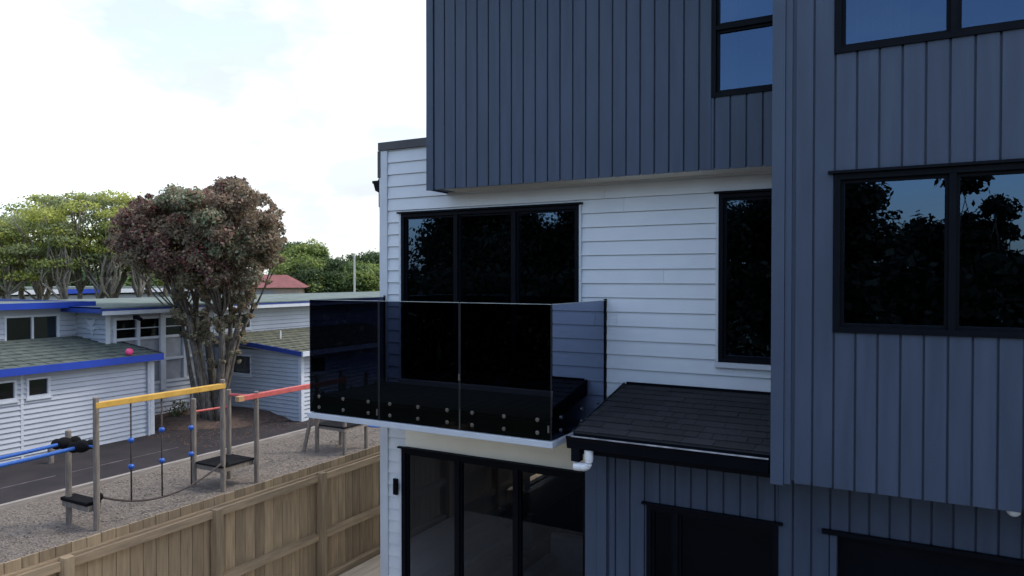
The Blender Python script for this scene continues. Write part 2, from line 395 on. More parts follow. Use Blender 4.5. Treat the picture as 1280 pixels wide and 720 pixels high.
# loose wood chips: nobody could count them
def chips(n, x0, x1, y0, y1, z, m, name, label):
    rng = np.random.default_rng(3)
    c = np.stack([rng.uniform(x0, x1, n), y0 + (y1 - y0) * rng.uniform(0, 1, n), np.full(n, z)], 1)
    a = rng.uniform(0, 2 * np.pi, n); ln = rng.uniform(0.009, 0.024, n); wd = rng.uniform(0.004, 0.010, n); ti = rng.uniform(-0.4, 0.4, n)
    u = np.stack([np.cos(a) * ln, np.sin(a) * ln, ti * ln], 1); v = np.stack([-np.sin(a) * wd, np.cos(a) * wd, rng.uniform(-.4, .4, n) * wd], 1)
    c[:, 2] += np.abs(u[:, 2]) + np.abs(v[:, 2]) + 0.003
    V = np.stack([c - u - v, c + u - v, c + u + v, c - u + v], 1).reshape(-1, 3)
    o = quads(name, V, m); tag(o, label, 'wood chips', kind='stuff')
def quads(name, V, m, parent=None, cols=None):
    n = len(V) // 4; me = bpy.data.meshes.new(name)
    me.vertices.add(len(V)); me.vertices.foreach_set('co', V.astype(np.float32).ravel())
    me.loops.add(4 * n); me.loops.foreach_set('vertex_index', np.arange(4 * n, dtype=np.int32))
    me.polygons.add(n); me.polygons.foreach_set('loop_start', np.arange(0, 4 * n, 4, dtype=np.int32))
    if cols is not None:
        at_ = me.attributes.new('leaf_colour', 'FLOAT_COLOR', 'FACE')
        at_.data.foreach_set('color', np.concatenate([cols, np.ones((n, 1))], 1).astype(np.float32).ravel())
    me.update(calc_edges=True); me.materials.append(m)
    o = bpy.data.objects.new(name, me); return link(o, parent)
CHIPM = mat('pale_chip', (0.27, 0.23, 0.19), 0.9, (0.11, 0.09, 0.076), 20, coord='World', lo=0.3, hi=0.7)
chips(110000, -15.6, -7.3, 2.5, 22, 0.004, CHIPM, 'wood_chips', 'pale loose wood chips covering the playground beside the fence')

LITTER = mat('dry_leaf', (0.20, 0.11, 0.06), 0.9, (0.10, 0.06, 0.035), 9, coord='World')
chips(2600, -21.0, -16.5, 12.8, 19, 0.02, LITTER, 'leaf_litter', 'dry brown leaf litter scattered on the court under the flowering tree')
# ------------------------------------------------------------------ the house
D0, D1, D2, D3, DB = 7.2, 6.8, 5.8, 6.45, 5.87
HX0, HX1 = -5.87, 4.0
FL0, FL1, FL2, TOP = 0.37, 3.29, 5.95, 8.6
BW = 0.144
house = thing('townhouse', 'three-storey townhouse clad in dark slate-blue boards with a white weatherboard section', 'house', (-1, 9, 0))
F0, F1, F2, F3 = Face('Y', D0, -1), Face('Y', D1, -1), Face('Y', D2, -1), Face('Y', D3, -1)
FS = Face('X', HX0, -1)                                   # left side wall
UX0 = -4.855; RX0 = -0.916; LX0 = -2.73                   # left edges of upper block, right block, lower block
# openings
UDOOR = (-5.555, -3.146, 3.30, 5.39); TALL = (-1.656, -0.85, 3.77, 5.42); LDOOR = (-5.555, -3.03, 0.38, 2.47)
UWIN = (-1.637, -0.93, 6.27, 7.75); MWIN = (-0.497, 1.75, 4.198, 5.356); TWIN = (-0.497, 1.75, 6.235, 7.6)
EDOOR = (-2.133, -0.975, 0.40, 2.50); GDOOR = (-0.569, 2.2, 0.1, 2.495)
SLOTS = [(10.2, 10.78, 0.95, 1.16), (10.98, 11.9, 0.95, 1.16)]
# white section
wall = solid_wall('front_wall', F0, (HX0, RX0 + 0.1, 0.1, 6.2), [UDOOR, TALL, LDOOR], 0.14, WHITE, house)
cb = MB(); F0.box(cb, HX0 - 0.02, HX0 + 0.10, 0, 0.034, 0.1, 6.195); cb.build('corner_board', WHITETRIM, house)
band = (HX0 + 0.10, LX0, 2.50, 3.06)                      # plain band between the lower door and the balcony
weatherboards(F0, (HX0 + 0.102, RX0 + 0.05, 0.12, 6.195), [UDOOR, TALL, LDOOR, (UX0 + 0.02, 9, 5.62, 9), (-5.50, LX0, 2.47, 3.20), (LX0, 9, 0, 3.06)],
              0.15, WHITE, wall, zstart=0.04)
cb = MB(); F0.box(cb, -5.50, LX0, 0, 0.02, 2.50, 3.04); cb.build('head_panel', CREAM, house)
side = solid_wall('side_wall', FS, (D0 + 0.001, 14.0, 0.1, 6.2), SLOTS, 0.14, WHITE, house)
weatherboards(FS, (D0 + 0.02, 14.0, 0.12, 6.0), SLOTS, 0.15, WHITE, side, zstart=0.04)
for s_ in SLOTS: window(FS, *s_, side, fw=0.03, head=True, sash=False, glass=glassmat('clear_glass', (0.85, 0.88, 0.88), (0.8, 0.9, 1), 1.45))
MB().box(HX0 - 0.03, UX0 + 0.05, D0 - 0.05, D0 + 0.16, 6.2, 6.30).build('parapet_cap', DARKFLASH, house)
MB().box(HX0 - 0.045, HX0 - 0.002, D0 - 0.04, D0 + 0.05, 5.86, 6.196).build('barge_end', DARKFLASH, house)
gut = MB(); gp = [(HX0 - 0.03, D0 + 0.03, 5.66), (HX0 - 0.14, D0 + 0.03, 5.71), (HX0 - 0.17, D0 + 0.03, 5.80), (HX0 - 0.19, D0 + 0.03, 5.81), (HX0 - 0.19, D0 + 0.03, 5.84), (HX0 - 0.10, D0 + 0.03, 5.84), (HX0 - 0.03, D0 + 0.03, 5.93)]
gut.prism(gp, (0, 6.8, 0)).build('side_gutter', BLACK, house)
MB().box(HX0 - 0.09, HX0 - 0.03, D0 + 0.035, D0 + 0.10, 5.50, 5.69).build('gutter_bracket', BLACK, house)
roof = MB(); roof.hexa([(HX0, D0 + 0.1, 5.95), (UX0 + 0.2, D0 + 0.1, 6.16), (UX0 + 0.2, 14, 6.16), (HX0, 14, 5.95), (HX0, D0 + 0.1, 6.0), (UX0 + 0.2, D0 + 0.1, 6.21), (UX0 + 0.2, 14, 6.21), (HX0, 14, 6.0)])
roof.build('lower_roof', DARKFLASH, house)
# slate upper block
ub = solid_wall('upper_wall', F1, (UX0, RX0 + 0.1, 5.62, TOP), [UWIN], 0.14, SLATETRIM, house)
siding(F1, (UX0 + 0.075, RX0 - 0.002, 5.605, TOP), [UWIN], BW, SLATE, ub, ustart=UX0 + 0.075 + 0.006)
cb = MB(); F1.box(cb, UX0 - 0.025, UX0 + 0.068, 0, 0.028, 5.60, TOP); cb.build('corner_trim', SLATETRIM, house)
us = Face('X', UX0, -1)
uside = solid_wall('upper_side_wall', us, (D1 + 0.002, 14, 5.62, TOP), [], 0.14, SLATETRIM, house)
siding(us, (D1 + 0.01, 14, 5.605, TOP), [], BW, SLATE, uside)
MB().box(UX0 + 0.14, RX0, D1 + 0.02, D0 + 0.3, 5.614, 5.66).build('soffit', CREAM, house)
# slate right block
rb = solid_wall('tower_wall', F2, (RX0, HX1, 3.06, TOP), [MWIN, TWIN], 0.14, SLATETRIM, house)
siding(F2, (RX0 + 0.145, HX1, 3.045, TOP), [MWIN, TWIN], BW, SLATE, rb, ustart=-0.497 + 0.002 - 2 * BW)
cb = MB(); F2.box(cb, RX0 - 0.018, RX0 + 0.075, 0, 0.030, 3.02, TOP); F2.box(cb, RX0 + 0.078, RX0 + 0.125, 0, 0.018, 3.03, TOP); cb.build('corner_trim', SLATETRIM, house)
rs = Face('X', RX0, -1)
rside = solid_wall('tower_side_wall', rs, (D2 + 0.002, 9, 3.06, TOP), [], 0.13, SLATETRIM, house)
siding(rs, (D2 + 0.01, D1 - 0.03, 3.045, TOP), [], BW, SLATE, rside)
MB().box(RX0 + 0.13, HX1, D2 + 0.02, D3 + 0.1, 3.054, 3.10).build('tower_soffit', SLATETRIM, house)
# lower block
lb = solid_wall('lower_wall', F3, (LX0, HX1, 0.05, 3.06), [EDOOR, GDOOR], 0.14, SLATETRIM, house)
siding(F3, (LX0 + 0.22, HX1, 0.1, 3.05), [EDOOR, GDOOR], BW, SLATE, lb, ustart=-0.569 - 15 * BW)
cb = MB(); F3.box(cb, LX0 - 0.02, LX0 + 0.10, 0, 0.026, 0.1, 3.05); F3.box(cb, LX0 + 0.104, LX0 + 0.20, 0, 0.034, 0.1, 3.05); cb.build('corner_trim', SLATETRIM, house)
lside = solid_wall('lower_side_wall', Face('X', LX0, -1), (D3 + 0.002, D0, 0.05, 3.06), [], 0.13, SLATETRIM, house)
siding(Face('X', LX0, -1), (D3 + 0.01, D0 - 0.03, 0.1, 3.05), [], BW, SLATE, lside)
# other outer walls and floors so the rooms are closed and dark
m_ = MB(); m_.box(HX0 + 0.14, HX1, 14.0, 14.15, 0.1, TOP); m_.box(HX1, HX1 + 0.15, D2 + 0.01, 14.1, 0.05, TOP); m_.build('rear_walls', SLATETRIM, house)
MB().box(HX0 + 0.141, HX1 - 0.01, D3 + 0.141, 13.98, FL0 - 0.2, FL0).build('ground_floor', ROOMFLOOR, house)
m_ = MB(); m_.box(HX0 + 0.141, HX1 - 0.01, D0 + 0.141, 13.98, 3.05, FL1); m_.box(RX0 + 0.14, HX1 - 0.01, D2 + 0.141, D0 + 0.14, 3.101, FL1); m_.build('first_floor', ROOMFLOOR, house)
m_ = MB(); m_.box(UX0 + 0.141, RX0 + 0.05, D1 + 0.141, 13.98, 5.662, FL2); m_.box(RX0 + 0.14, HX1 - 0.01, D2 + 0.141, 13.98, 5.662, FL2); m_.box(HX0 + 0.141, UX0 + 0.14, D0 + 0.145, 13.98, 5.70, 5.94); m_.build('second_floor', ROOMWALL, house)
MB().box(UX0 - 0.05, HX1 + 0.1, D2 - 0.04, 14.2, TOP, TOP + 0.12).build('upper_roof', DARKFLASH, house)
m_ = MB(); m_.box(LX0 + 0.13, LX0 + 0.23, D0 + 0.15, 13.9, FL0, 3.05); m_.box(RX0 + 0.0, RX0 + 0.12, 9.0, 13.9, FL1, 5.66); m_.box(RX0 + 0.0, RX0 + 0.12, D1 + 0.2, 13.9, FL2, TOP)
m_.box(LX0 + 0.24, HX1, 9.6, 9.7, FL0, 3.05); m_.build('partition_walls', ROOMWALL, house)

window(F0, *UDOOR, house, mull=(-4.746, -3.958), fw=0.042, name='sliding_door', mw=0.05)
window(F0, *TALL, house, fw=0.042, sill=True, sillmat=WHITETRIM)
window(F0, *LDOOR, house, mull=(-4.73, -3.93), fw=0.055, name='sliding_door', mw=0.06, glass=LOWG)
window(F1, *UWIN, house, trans=(6.91,), fw=0.042, proud=0.035)
window(F2, *MWIN, house, mull=(0.245, 1.0), fw=0.042, proud=0.04)
window(F2, *TWIN, house, mull=(0.245, 1.0), fw=0.042, proud=0.04)
window(F3, *EDOOR, house, mull=(-1.86,), fw=0.042, name='entry_door', glass=glassmat('dark_door_glass', (0.10, 0.10, 0.11), (0.45, 0.55, 0.75), 1.42))
# garage door: four ribbed panels
gd = MB(); F3.box(gd, GDOOR[0], GDOOR[0] + 0.05, -0.09, 0.03, 0.1, GDOOR[3]); F3.box(gd, GDOOR[1] - 0.05, GDOOR[1], -0.09, 0.03, 0.1, GDOOR[3])
gdo = gd.build('garage_door', SLATETRIM, house)
for k in range(4):
    z0 = 0.12 + k * 0.59; p_ = MB(); F3.box(p_, GDOOR[0] + 0.052, GDOOR[1] - 0.052, -0.12, -0.09, z0, z0 + 0.58); p_.build('panel', BLACK, gdo)
h = MB(); F3.box(h, GDOOR[0] - 0.06, GDOOR[1] + 0.04, 0.014, 0.07, 2.497, 2.53); h.build('head_flashing', BLACK, gdo)
# trim around white-section windows
for (a, b, c, d) in (UDOOR, TALL):
    t_ = MB(); F0.box(t_, b + 0.001, b + 0.028, 0.0, 0.034, c, d); F0.box(t_, a - 0.028, a - 0.001, 0.0, 0.034, c, d)
    t_.build('jamb_trim', WHITETRIM, house)
t_ = MB(); F0.box(t_, LDOOR[0] - 0.028, LDOOR[0] - 0.001, 0, 0.034, LDOOR[2], LDOOR[3]); t_.build('jamb_trim', WHITETRIM, house)

# balcony
BX0, BX1 = -5.81, -2.84
bal = MB().box(BX0 + 0.03, BX1 - 0.03, DB + 0.03, D0 - 0.03, 3.112, 3.27).build('balcony', BLACKM, house)
MB().box(BX0 - 0.02, BX1 + 0.02, DB - 0.03, D0 - 0.028, 3.055, 3.110).build('slab_edge', WHITETRIM, bal, bevel=0.004)
k = BX0 + 0.05
while k < BX1 - 0.1:
    MB().box(k, min(k + 0.136, BX1 - 0.04), DB + 0.06, D0 - 0.04, 3.272, 3.292).build('deck_board', mat('dark_deck', (0.05, 0.045, 0.042), 0.85, (0.035, 0.032, 0.03), 4, (5, 0.6, 5), rnd=0.15), bal); k += 0.142
MB().box(-5.53, -3.17, D0 - 0.12, D0 - 0.036, 3.294, 3.345).build('door_sill', mat('sill_timber', (0.34, 0.30, 0.26), 0.6), bal)
J = [BX0, -4.835, -3.835, BX1]; ZG0, ZG1 = 3.118, 4.354
def gpanel(pts):
    g_ = MB(); g_.v = pts; g_.f = [(0, 1, 2, 3)]; g_.build('glass_panel', BALGLASS, bal)
for i in range(3):
    a, b = J[i] + 0.007, J[i + 1] - 0.007
    gpanel([(a, DB, ZG0), (b, DB, ZG0), (b, DB, ZG1), (a, DB, ZG1)])
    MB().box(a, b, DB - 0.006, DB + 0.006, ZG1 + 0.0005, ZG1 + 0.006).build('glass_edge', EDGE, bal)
    for q in (a, b):
        MB().box(q - 0.0025, q + 0.0025, DB - 0.006, DB + 0.006, ZG0, ZG1).build('glass_edge', BLACKF, bal)
    for fx in (0.14, 0.5, 0.86):
        for zz in (3.178, 3.297):
            s_ = MB().disc((a + (b - a) * fx, DB + 0.03, zz), (0, -1, 0), 0.010, 0.03, 8).disc((a + (b - a) * fx, DB - 0.001, zz), (0, -1, 0), 0.0195, 0.010)
            s_.build('standoff', STEEL, bal, bevel=0.003)
for q, sgn in ((BX0, -1), (BX1, 1)):
    gpanel([(q, DB + 0.01, ZG0), (q, D0 - 0.03, ZG0), (q, D0 - 0.03, ZG1), (q, DB + 0.01, ZG1)])
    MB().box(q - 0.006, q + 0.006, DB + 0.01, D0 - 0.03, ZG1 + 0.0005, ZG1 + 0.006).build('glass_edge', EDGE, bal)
    for yy in (DB + 0.2, DB + 0.68, DB + 1.12):
        for zz in (3.178, 3.297):
            MB().disc((q + sgn * 0.001, yy, zz), (sgn, 0, 0), 0.0195, 0.010).build('standoff', STEEL, bal)
    MB().box(q - 0.012, q + 0.012, D0 - 0.045, D0 - 0.015, ZG0, ZG1 + 0.02).build('wall_channel', BLACK, bal)
for x_, z_ in ((J[2], 3.60), (J[1] - 0.02, 3.165), (BX1 - 0.03, 3.19)):
    MB().box(x_ - 0.009, x_ + 0.009, DB - 0.014, DB - 0.002, z_, z_ + 0.065).build('panel_clip', STEEL, bal)
MB().box(J[2] - 0.005, J[2] + 0.005, DB - 0.004, DB + 0.004, ZG0, 3.32).build('joint_glint', STEEL, bal)  # thin steel sliver stands in for the glint on the glass edges here

# shingled porch roof
PX0, PX1, PYE, PYT, PZE, PZT = -2.62, RX0 - 0.02, 5.88, D0 - 0.028, 3.235, 3.49
pr = MB(); pr.prism([(PX0, PYE, PZE - 0.06), (PX0, PYT, PZT - 0.06), (PX0, PYT, PZT - 0.012), (PX0, PYE, PZE - 0.012)], (PX1 - PX0, 0, 0))
porch = pr.build('porch_roof', BLACKM, house)
sl_ = math.atan2(PZT - PZE, PYT - PYE); ln = math.hypot(PZT - PZE, PYT - PYE)
random.seed(11); rows = 10; ex = ln / rows
for r_ in range(rows):
    x = PX0 - 0.02; first = True
    while x < PX1 - 0.02:
        w_ = random.choice((0.12, 0.16, 0.2, 0.26, 0.32))
        if first: w_ *= random.uniform(0.4, 1); first = False
        x2 = min(x + w_, PX1)
        if PX1 - x2 < 0.06: x2 = PX1
        th = random.choice((0.008, 0.008, 0.013)); a0 = r_ * ex - 0.004; a1 = (r_ + 1) * ex + 0.03
        if r_ == rows - 1: a1 = ln
        def sp(a, h_): return (PYE + a * math.cos(sl_) - h_ * math.sin(sl_), PZE - 0.012 + a * math.sin(sl_) + h_ * math.cos(sl_))
        q = MB(); pr_ = [sp(a0, 0.006), sp(a1, 0.001), sp(a1, 0.006), sp(a0, 0.006 + th)]
        q.prism([(x + 0.002, yy, zz) for yy, zz in pr_], (x2 - x - 0.004, 0, 0)).build('shingle', SHINGLE, porch)
        x = x2
MB().box(PX0 - 0.01, PX1 - 0.01, PYE - 0.005, PYE + 0.02, PZE - 0.20, PZE - 0.022).build('fascia', BLACK, porch)
gq = [(PX0 - 0.03, PYE - 0.008, PZE - 0.14), (PX0 - 0.03, PYE - 0.10, PZE - 0.14), (PX0 - 0.03, PYE - 0.115, PZE - 0.06), (PX0 - 0.03, PYE - 0.125, PZE - 0.035), (PX0 - 0.03, PYE - 0.125, PZE - 0.028), (PX0 - 0.03, PYE - 0.108, PZE - 0.028), (PX0 - 0.03, PYE - 0.095, PZE - 0.12), (PX0 - 0.03, PYE - 0.008, PZE - 0.12)]
MB().prism(gq, (PX1 - PX0 + 0.015, 0, 0)).build('gutter', BLACK, porch)
MB().box(PX0 + 0.02, PX1 - 0.01, PYE - 0.128, PYE - 0.120, PZE - 0.030, PZE - 0.020).build('gutter_lip', mat('grey_lip', (0.42, 0.42, 0.44), 0.4, (0.16, 0.16, 0.17), 9), porch)
MB().box(PX0 + 0.01, PX0 + 0.09, PYE - 0.10, PYE - 0.02, PZE - 0.25, PZE - 0.141).build('rainhead', BLACK, porch)
MB().prism([(PX0 + 0.02, PYE + 0.02, PZE - 0.19), (PX0 + 0.02, D3 - 0.036, PZE - 0.19), (PX0 + 0.02, D3 - 0.036, PZE - 0.17), (PX0 + 0.02, PYE + 0.02, PZE - 0.17)], (PX1 - PX0 - 0.03, 0, 0)).build('porch_soffit', BLACK, porch)
MB().prism([(PX0 - 0.012, PYE, PZE - 0.15), (PX0 - 0.012, D0 - 0.03, PZT - 0.15), (PX0 - 0.012, D0 - 0.03, PZT + 0.01), (PX0 - 0.012, PYE, PZE + 0.004)], (0.012, 0, 0)).build('barge_board', BLACK, porch)
dp = MB(); cx, cy, cz = PX0 + 0.16, PYE - 0.055, PZE - 0.14
pts = [(cx, cy, cz), (cx, cy, cz - 0.11)] + [(cx - 0.05 * (1 - math.cos(t)), cy, cz - 0.11 - 0.05 * math.sin(t)) for t in (0.4, 0.8, 1.2, 1.57)] + [(cx - 0.12, cy, cz - 0.16)]
dp.tube(pts, 0.036, 14); dp.tube([(cx - 0.075, cy, cz - 0.16), (cx - 0.135, cy, cz - 0.16)], 0.041, 14); dp.tube([(cx, cy, cz - 0.0), (cx, cy, cz - 0.09)], 0.040, 14)
dp.build('downpipe_elbow', PVC, porch, smooth=False, bevel=0.004)
# apron flashing where the roof meets the weatherboards
MB().box(PX0 + 0.02, PX1, D0 - 0.04, D0 - 0.026, PZT - 0.02, PZT + 0.02).build('apron_flashing', BLACK, porch)
# wall light beside the lower door, sensor light under the tower
wl = MB(); wl.box(-5.665, -5.605, D0 - 0.06, D0 - 0.03, 1.88, 2.08); wl.tube([(-5.61, D0 - 0.075, 1.96), (-5.61, D0 - 0.075, 2.03)], 0.035, 10); wl.build('wall_light', BLACK, house)
MB().ball((0.615, D2 + 0.06, 3.035), 0.045, 14, 10).build('sensor_light', PVC, house, smooth=True)

# interior things seen through the glass
bx, by = -5.15, 9.35
st = thing('bar_stool', 'black bar stool with chrome stem and round foot inside the lower sliding door', 'stool', (bx, by, FL0))
MB().disc((bx, by, FL0), (0, 0, 1), 0.20, 0.012, 24).build('foot', STEEL, st)
MB().tube([(bx, by, FL0 + 0.01), (bx, by, FL0 + 0.06), (bx, by, FL0 + 0.65)], [0.05, 0.025, 0.022], 10).build('stem', STEEL, st)
s_ = MB(); s_.tube([(bx, by, FL0 + 0.64), (bx, by, FL0 + 0.67), (bx, by, FL0 + 0.73)], [0.15, 0.20, 0.20], 18); s_.build('seat', BLACKF, st, bevel=0.01)
s_ = MB(); nb = 9
for i in range(nb):
    t0, t1 = math.pi * (0.15 + 0.7 * i / nb), math.pi * (0.15 + 0.7 * (i + 1) / nb)
    P = lambda t, r, z: (bx + r * math.cos(t), by + r * math.sin(t), z)
    s_.hexa([P(t0, .19, FL0 + .72), P(t1, .19, FL0 + .72), P(t1, .22, FL0 + .72), P(t0, .22, FL0 + .72), P(t0, .21, FL0 + 1.0), P(t1, .21, FL0 + 1.0), P(t1, .24, FL0 + 1.0), P(t0, .24, FL0 + 1.0)])
s_.build('backrest', BLACKF, st)
ax, ay = -3.75, 8.2
ar = thing('armchair', 'pale grey armchair just inside the lower sliding door', 'armchair', (ax, ay, FL0))
MB().box(ax - 0.30, ax + 0.30, ay - 0.38, ay + 0.36, FL0 + 0.12, FL0 + 0.44).build('seat', FABRIC, ar, bevel=0.04)
MB().box(ax - 0.40, ax + 0.40, ay + 0.30, ay + 0.46, FL0 + 0.12, FL0 + 0.86).build('backrest', FABRIC, ar, bevel=0.05)
for s2 in (-1, 1):
    MB().box(ax + s2 * 0.36 - 0.07, ax + s2 * 0.36 + 0.07, ay - 0.40, ay + 0.32, FL0 + 0.12, FL0 + 0.60).build('armrest', FABRIC, ar, bevel=0.04)
    for t2 in (-0.32, 0.36): MB().tube([(ax + s2 * 0.34, ay + t2, FL0), (ax + s2 * 0.34, ay + t2, FL0 + 0.13)], 0.02, 8).build('leg', BLACKF, ar)
ix, iy = -5.42, 11.0
isl = thing('kitchen_bench', 'long pale kitchen bench along the side wall under the slot windows', 'kitchen bench', (ix, iy, FL0))
MB().box(-5.71, -5.12, 9.9, 12.8, FL0, FL0 + 0.54).build('cabinet', FABRIC, isl)
MB().box(-5.72, -5.08, 9.88, 12.82, FL0 + 0.541, FL0 + 0.575).build('benchtop', WHITETRIM, isl)
def curtain(label, F, u0, u1, z0, z1):
    c_ = MB(); n = 40; cols = []
    for i in range(n + 1):
        u = u0 + (u1 - u0) * i / n; d = -0.22 + 0.03 * math.sin(i * 1.25)
        c_.v += [F.p(u, d, z0), F.p(u, d, z1)]
        if i: b_ = 2 * i; c_.f.append((b_ - 2, b_, b_ + 1, b_ - 1))
    o = c_.build('curtain', CURTAIN, None, smooth=True); tag(o, label, 'curtain')
curtain('pale pleated curtain drawn across the top tower window', F2, -0.46, -0.02, 6.0, 7.9)
curtain('narrow pale curtain at the side of the upper block window', F1, -1.62, -1.46, 6.0, 7.9)

# ------------------------------------------------------------------ deck and fence
deck = thing('timber_deck', 'pale timber deck of narrow boards between the fence and the white wall', 'deck', (-6.4, 8, 0))
MB().box(-6.98, -2.9, 3.6, 7.05, 0.12, 0.37).build('joists', RAIL, deck)
MB().box(-6.98, -5.95, 7.06, 13.8, 0.12, 0.37).build('joists', RAIL, deck)
x = -7.03
while x < -2.95:
    MB().box(x, x + 0.137, 3.55, 13.8 if x < -6.05 else 7.08, 0.372, 0.40).build('deck_board', DECKM, deck); x += 0.143

fence = thing('paling_fence', 'weathered timber paling fence between the deck and the playground', 'fence', (-7.1, 7, 0))
FX = -7.14; FTOP = 2.0
random.seed(4)
y = 0.9; 
while y < 14.2:
    h_ = FTOP + random.uniform(-0.004, 0.004); w_ = 0.140
    MB().box(FX - 0.075 + random.uniform(-.003, .003), FX - 0.053, y, y + w_, 0.03, h_).build('paling', TIMBER, fence)
    if y > 1.2: pass
    y += 0.1505
PY = [0.52 + 1.715 * i for i in range(9)]
for yy in PY:
    MB().box(FX + 0.002, FX + 0.10, yy - 0.05, yy + 0.05, 0.0, FTOP - 0.10 + random.uniform(-.01, .02)).build('post', TIMBER, fence, bevel=0.004)
for (z0, z1) in ((FTOP - 0.21, FTOP - 0.12), (FTOP - 1.02, FTOP - 0.93), (0.36, 0.45)):
    for i in range(len(PY) - 1):
        MB().box(FX - 0.05, FX - 0.003 + (0.048 if True else 0), PY[i] + 0.052, PY[i + 1] - 0.052, z0, z1).build('rail', RAIL, fence, bevel=0.003)
MB().box(FX - 0.052, FX + 0.0, 0.6, 14.2, FTOP - 0.118, FTOP - 0.098).build('rail', RAIL, fence)

# ------------------------------------------------------------------ playground
cf = thing('climbing_frame', 'timber climbing frame with yellow beam, hanging ropes and blue balls', 'climbing frame', (-13.2, 9.5, 0))
def post(x, y, h, parent, r=0.055, lean=(0, 0), n=10):
    MB().tube([(x, y, -0.02), (x + lean[0] * .5, y + lean[1] * .5, h * .5), (x + lean[0], y + lean[1], h - 0.012), (x + lean[0], y + lean[1], h)], [r, r * 0.98, r * 0.96, r * 0.8], n).build('post', POSTM, parent)
P1, P2, P3, P4, P5, P6 = (-12.91, 7.73), (-13.70, 7.68), (-12.89, 10.46), (-13.73, 10.38), (-13.60, 11.2), (-12.78, 11.27)
for p_, h_ in ((P1, 2.43), (P2, 1.76), (P3, 2.42), (P4, 1.95), (P5, 2.05), (P6, 2.06)): post(*p_, h_, cf)
def beam(a, b, wd, m, parent, name='beam'):
    a, b = Vector(a), Vector(b); d = (b - a).normalized(); s = d.cross(Vector((0, 0, 1))).normalized() * wd / 2; u = Vector((0, 0, wd / 2))
    MB().hexa([a - s - u, a + s - u, b + s - u, b - s - u, a - s + u, a + s + u, b + s + u, b - s + u]).build(name, m, parent, bevel=0.01)
beam((-12.91, 7.70, 2.28), (-12.89, 10.50, 2.28), 0.11, YELLOW, cf)
beam((-12.78, 10.74, 1.955), (-12.78, 10.90, 1.957), 0.12, mat('raw_beam_end', (0.42, 0.25, 0.12), 0.8), cf, 'beam_end')
beam((-12.78, 10.90, 1.96), (-12.80, 14.2, 1.96), 0.11, RED, cf)
beam((P5[0], P5[1], 1.93), (P6[0], P6[1], 1.95), 0.055, RED, cf)
MB().tube([(P4[0], P4[1], 1.66), (P5[0], P5[1], 1.66)], 0.025, 8).build('bar', RED, cf)
# low step between the first two posts
MB().box(-13.78, -12.96, 7.60, 7.84, 0.36, 0.46).build('step', POSTM, cf)
MB().box(-13.80, -12.98, 7.58, 7.86, 0.462, 0.525).build('step_mat', RUBBER, cf, bevel=0.01)
# square platform
MB().box(-13.68, -12.86, 10.40, 11.26, 0.42, 0.52).build('platform', POSTM, cf)
MB().box(-13.70, -12.84, 10.38, 11.28, 0.522, 0.56).build('platform_mat', RUBBER, cf, bevel=0.01)
# bottom rope and hanging ropes with balls
def cat(a, b, sag, n=20):
    a, b = Vector(a), Vector(b); return [a.lerp(b, i / n) - Vector((0, 0, sag * 4 * (i / n) * (1 - i / n))) for i in range(n + 1)]
c_ = cat((-12.91, 7.80, 0.60), (-12.89, 10.42, 0.62), 0.34)
MB().tube(c_, 0.021, 8).build('bottom_rope', ROPEBROWN, cf, smooth=True)
for yy, zz in ((8.39, (1.52, 1.02)), (9.03, (1.60, 0.99)), (9.69, (1.52, 0.98))):
    t_ = (yy - 7.80) / 2.62; zb = 0.61 - 0.34 * 4 * t_ * (1 - t_)
    r_ = MB().tube([(-12.90, yy, 2.24), (-12.90, yy, zb)], 0.016, 8).build('hanging_rope', ROPEBROWN, cf, smooth=True)
    for z_ in zz: MB().ball((-12.90, yy, z_), 0.058, 14, 10, 0.95).build('ball', BALLBLUE, r_, smooth=True)
# blue ropes to the next structure with black clamps
for (x_, y1, z_) in ((-13.72, 7.68, 1.53), (-13.22, 7.70, 1.52)):
    MB().tube(cat((x_ + 0.05, 3.4, z_ - 0.0), (x_, y1, z_), 0.05), 0.035, 8).build('blue_rope', ROPEBLUE, cf, smooth=True)
    MB().ball((x_, y1 - 0.05, z_), 0.15, 12, 8, 0.75).ball((x_ + 0.06, y1 + 0.09, z_ + 0.02), 0.11, 10, 8, 0.8).ball((x_ - 0.08, y1 - 0.15, z_ - 0.01), 0.10, 10, 8).build('rope_clamp', RUBBER, cf, smooth=True)
MB().tube([(-13.2, 7.7, 1.53), (-12.92, 7.73, 1.52)], 0.022, 8).build('blue_rope', ROPEBLUE, cf)
for p_ in (P1, P3): MB().ball((p_[0], p_[1] + 0.07, 0.60), 0.05, 10, 8, 1.3).build('rope_bracket', RUBBER, cf)
# second platform past the balcony
pf = thing('play_platform', 'small timber play platform with a leaning prop beneath the balcony end', 'play platform', (-13.2, 14.4, 0))
for p_, h_ in (((-12.8, 14.15), 2.06), ((-13.66, 14.05), 2.06), ((-12.8, 15.0), 2.06), ((-13.66, 14.95), 2.06)): post(*p_, h_, pf)
post(-13.95, 13.85, 1.55, pf, 0.055, (0.22, 0.25))
MB().box(-13.72, -12.74, 14.08, 15.02, 0.62, 0.70).build('platform', POSTM, pf); MB().box(-13.74, -12.72, 14.06, 15.04, 0.702, 0.74).build('platform_mat', RUBBER, pf)
MB().box(-13.70, -12.76, 14.04, 14.09, 0.90, 0.97).build('rail', POSTM, pf)
MB().tube(cat((-12.80, 15.0, 0.62), (-12.8, 18.2, 1.0), 0.35), 0.03, 8).build('blue_rope', ROPEBLUE, pf)
MB().tube(cat((-13.6, 15.0, 0.9), (-13.6, 18.2, 1.0), 0.25), 0.03, 8).build('blue_rope', ROPEBLUE, pf)
for p_ in ((-12.8, 18.2), (-13.6, 18.2)): post(*p_, 2.0, pf)
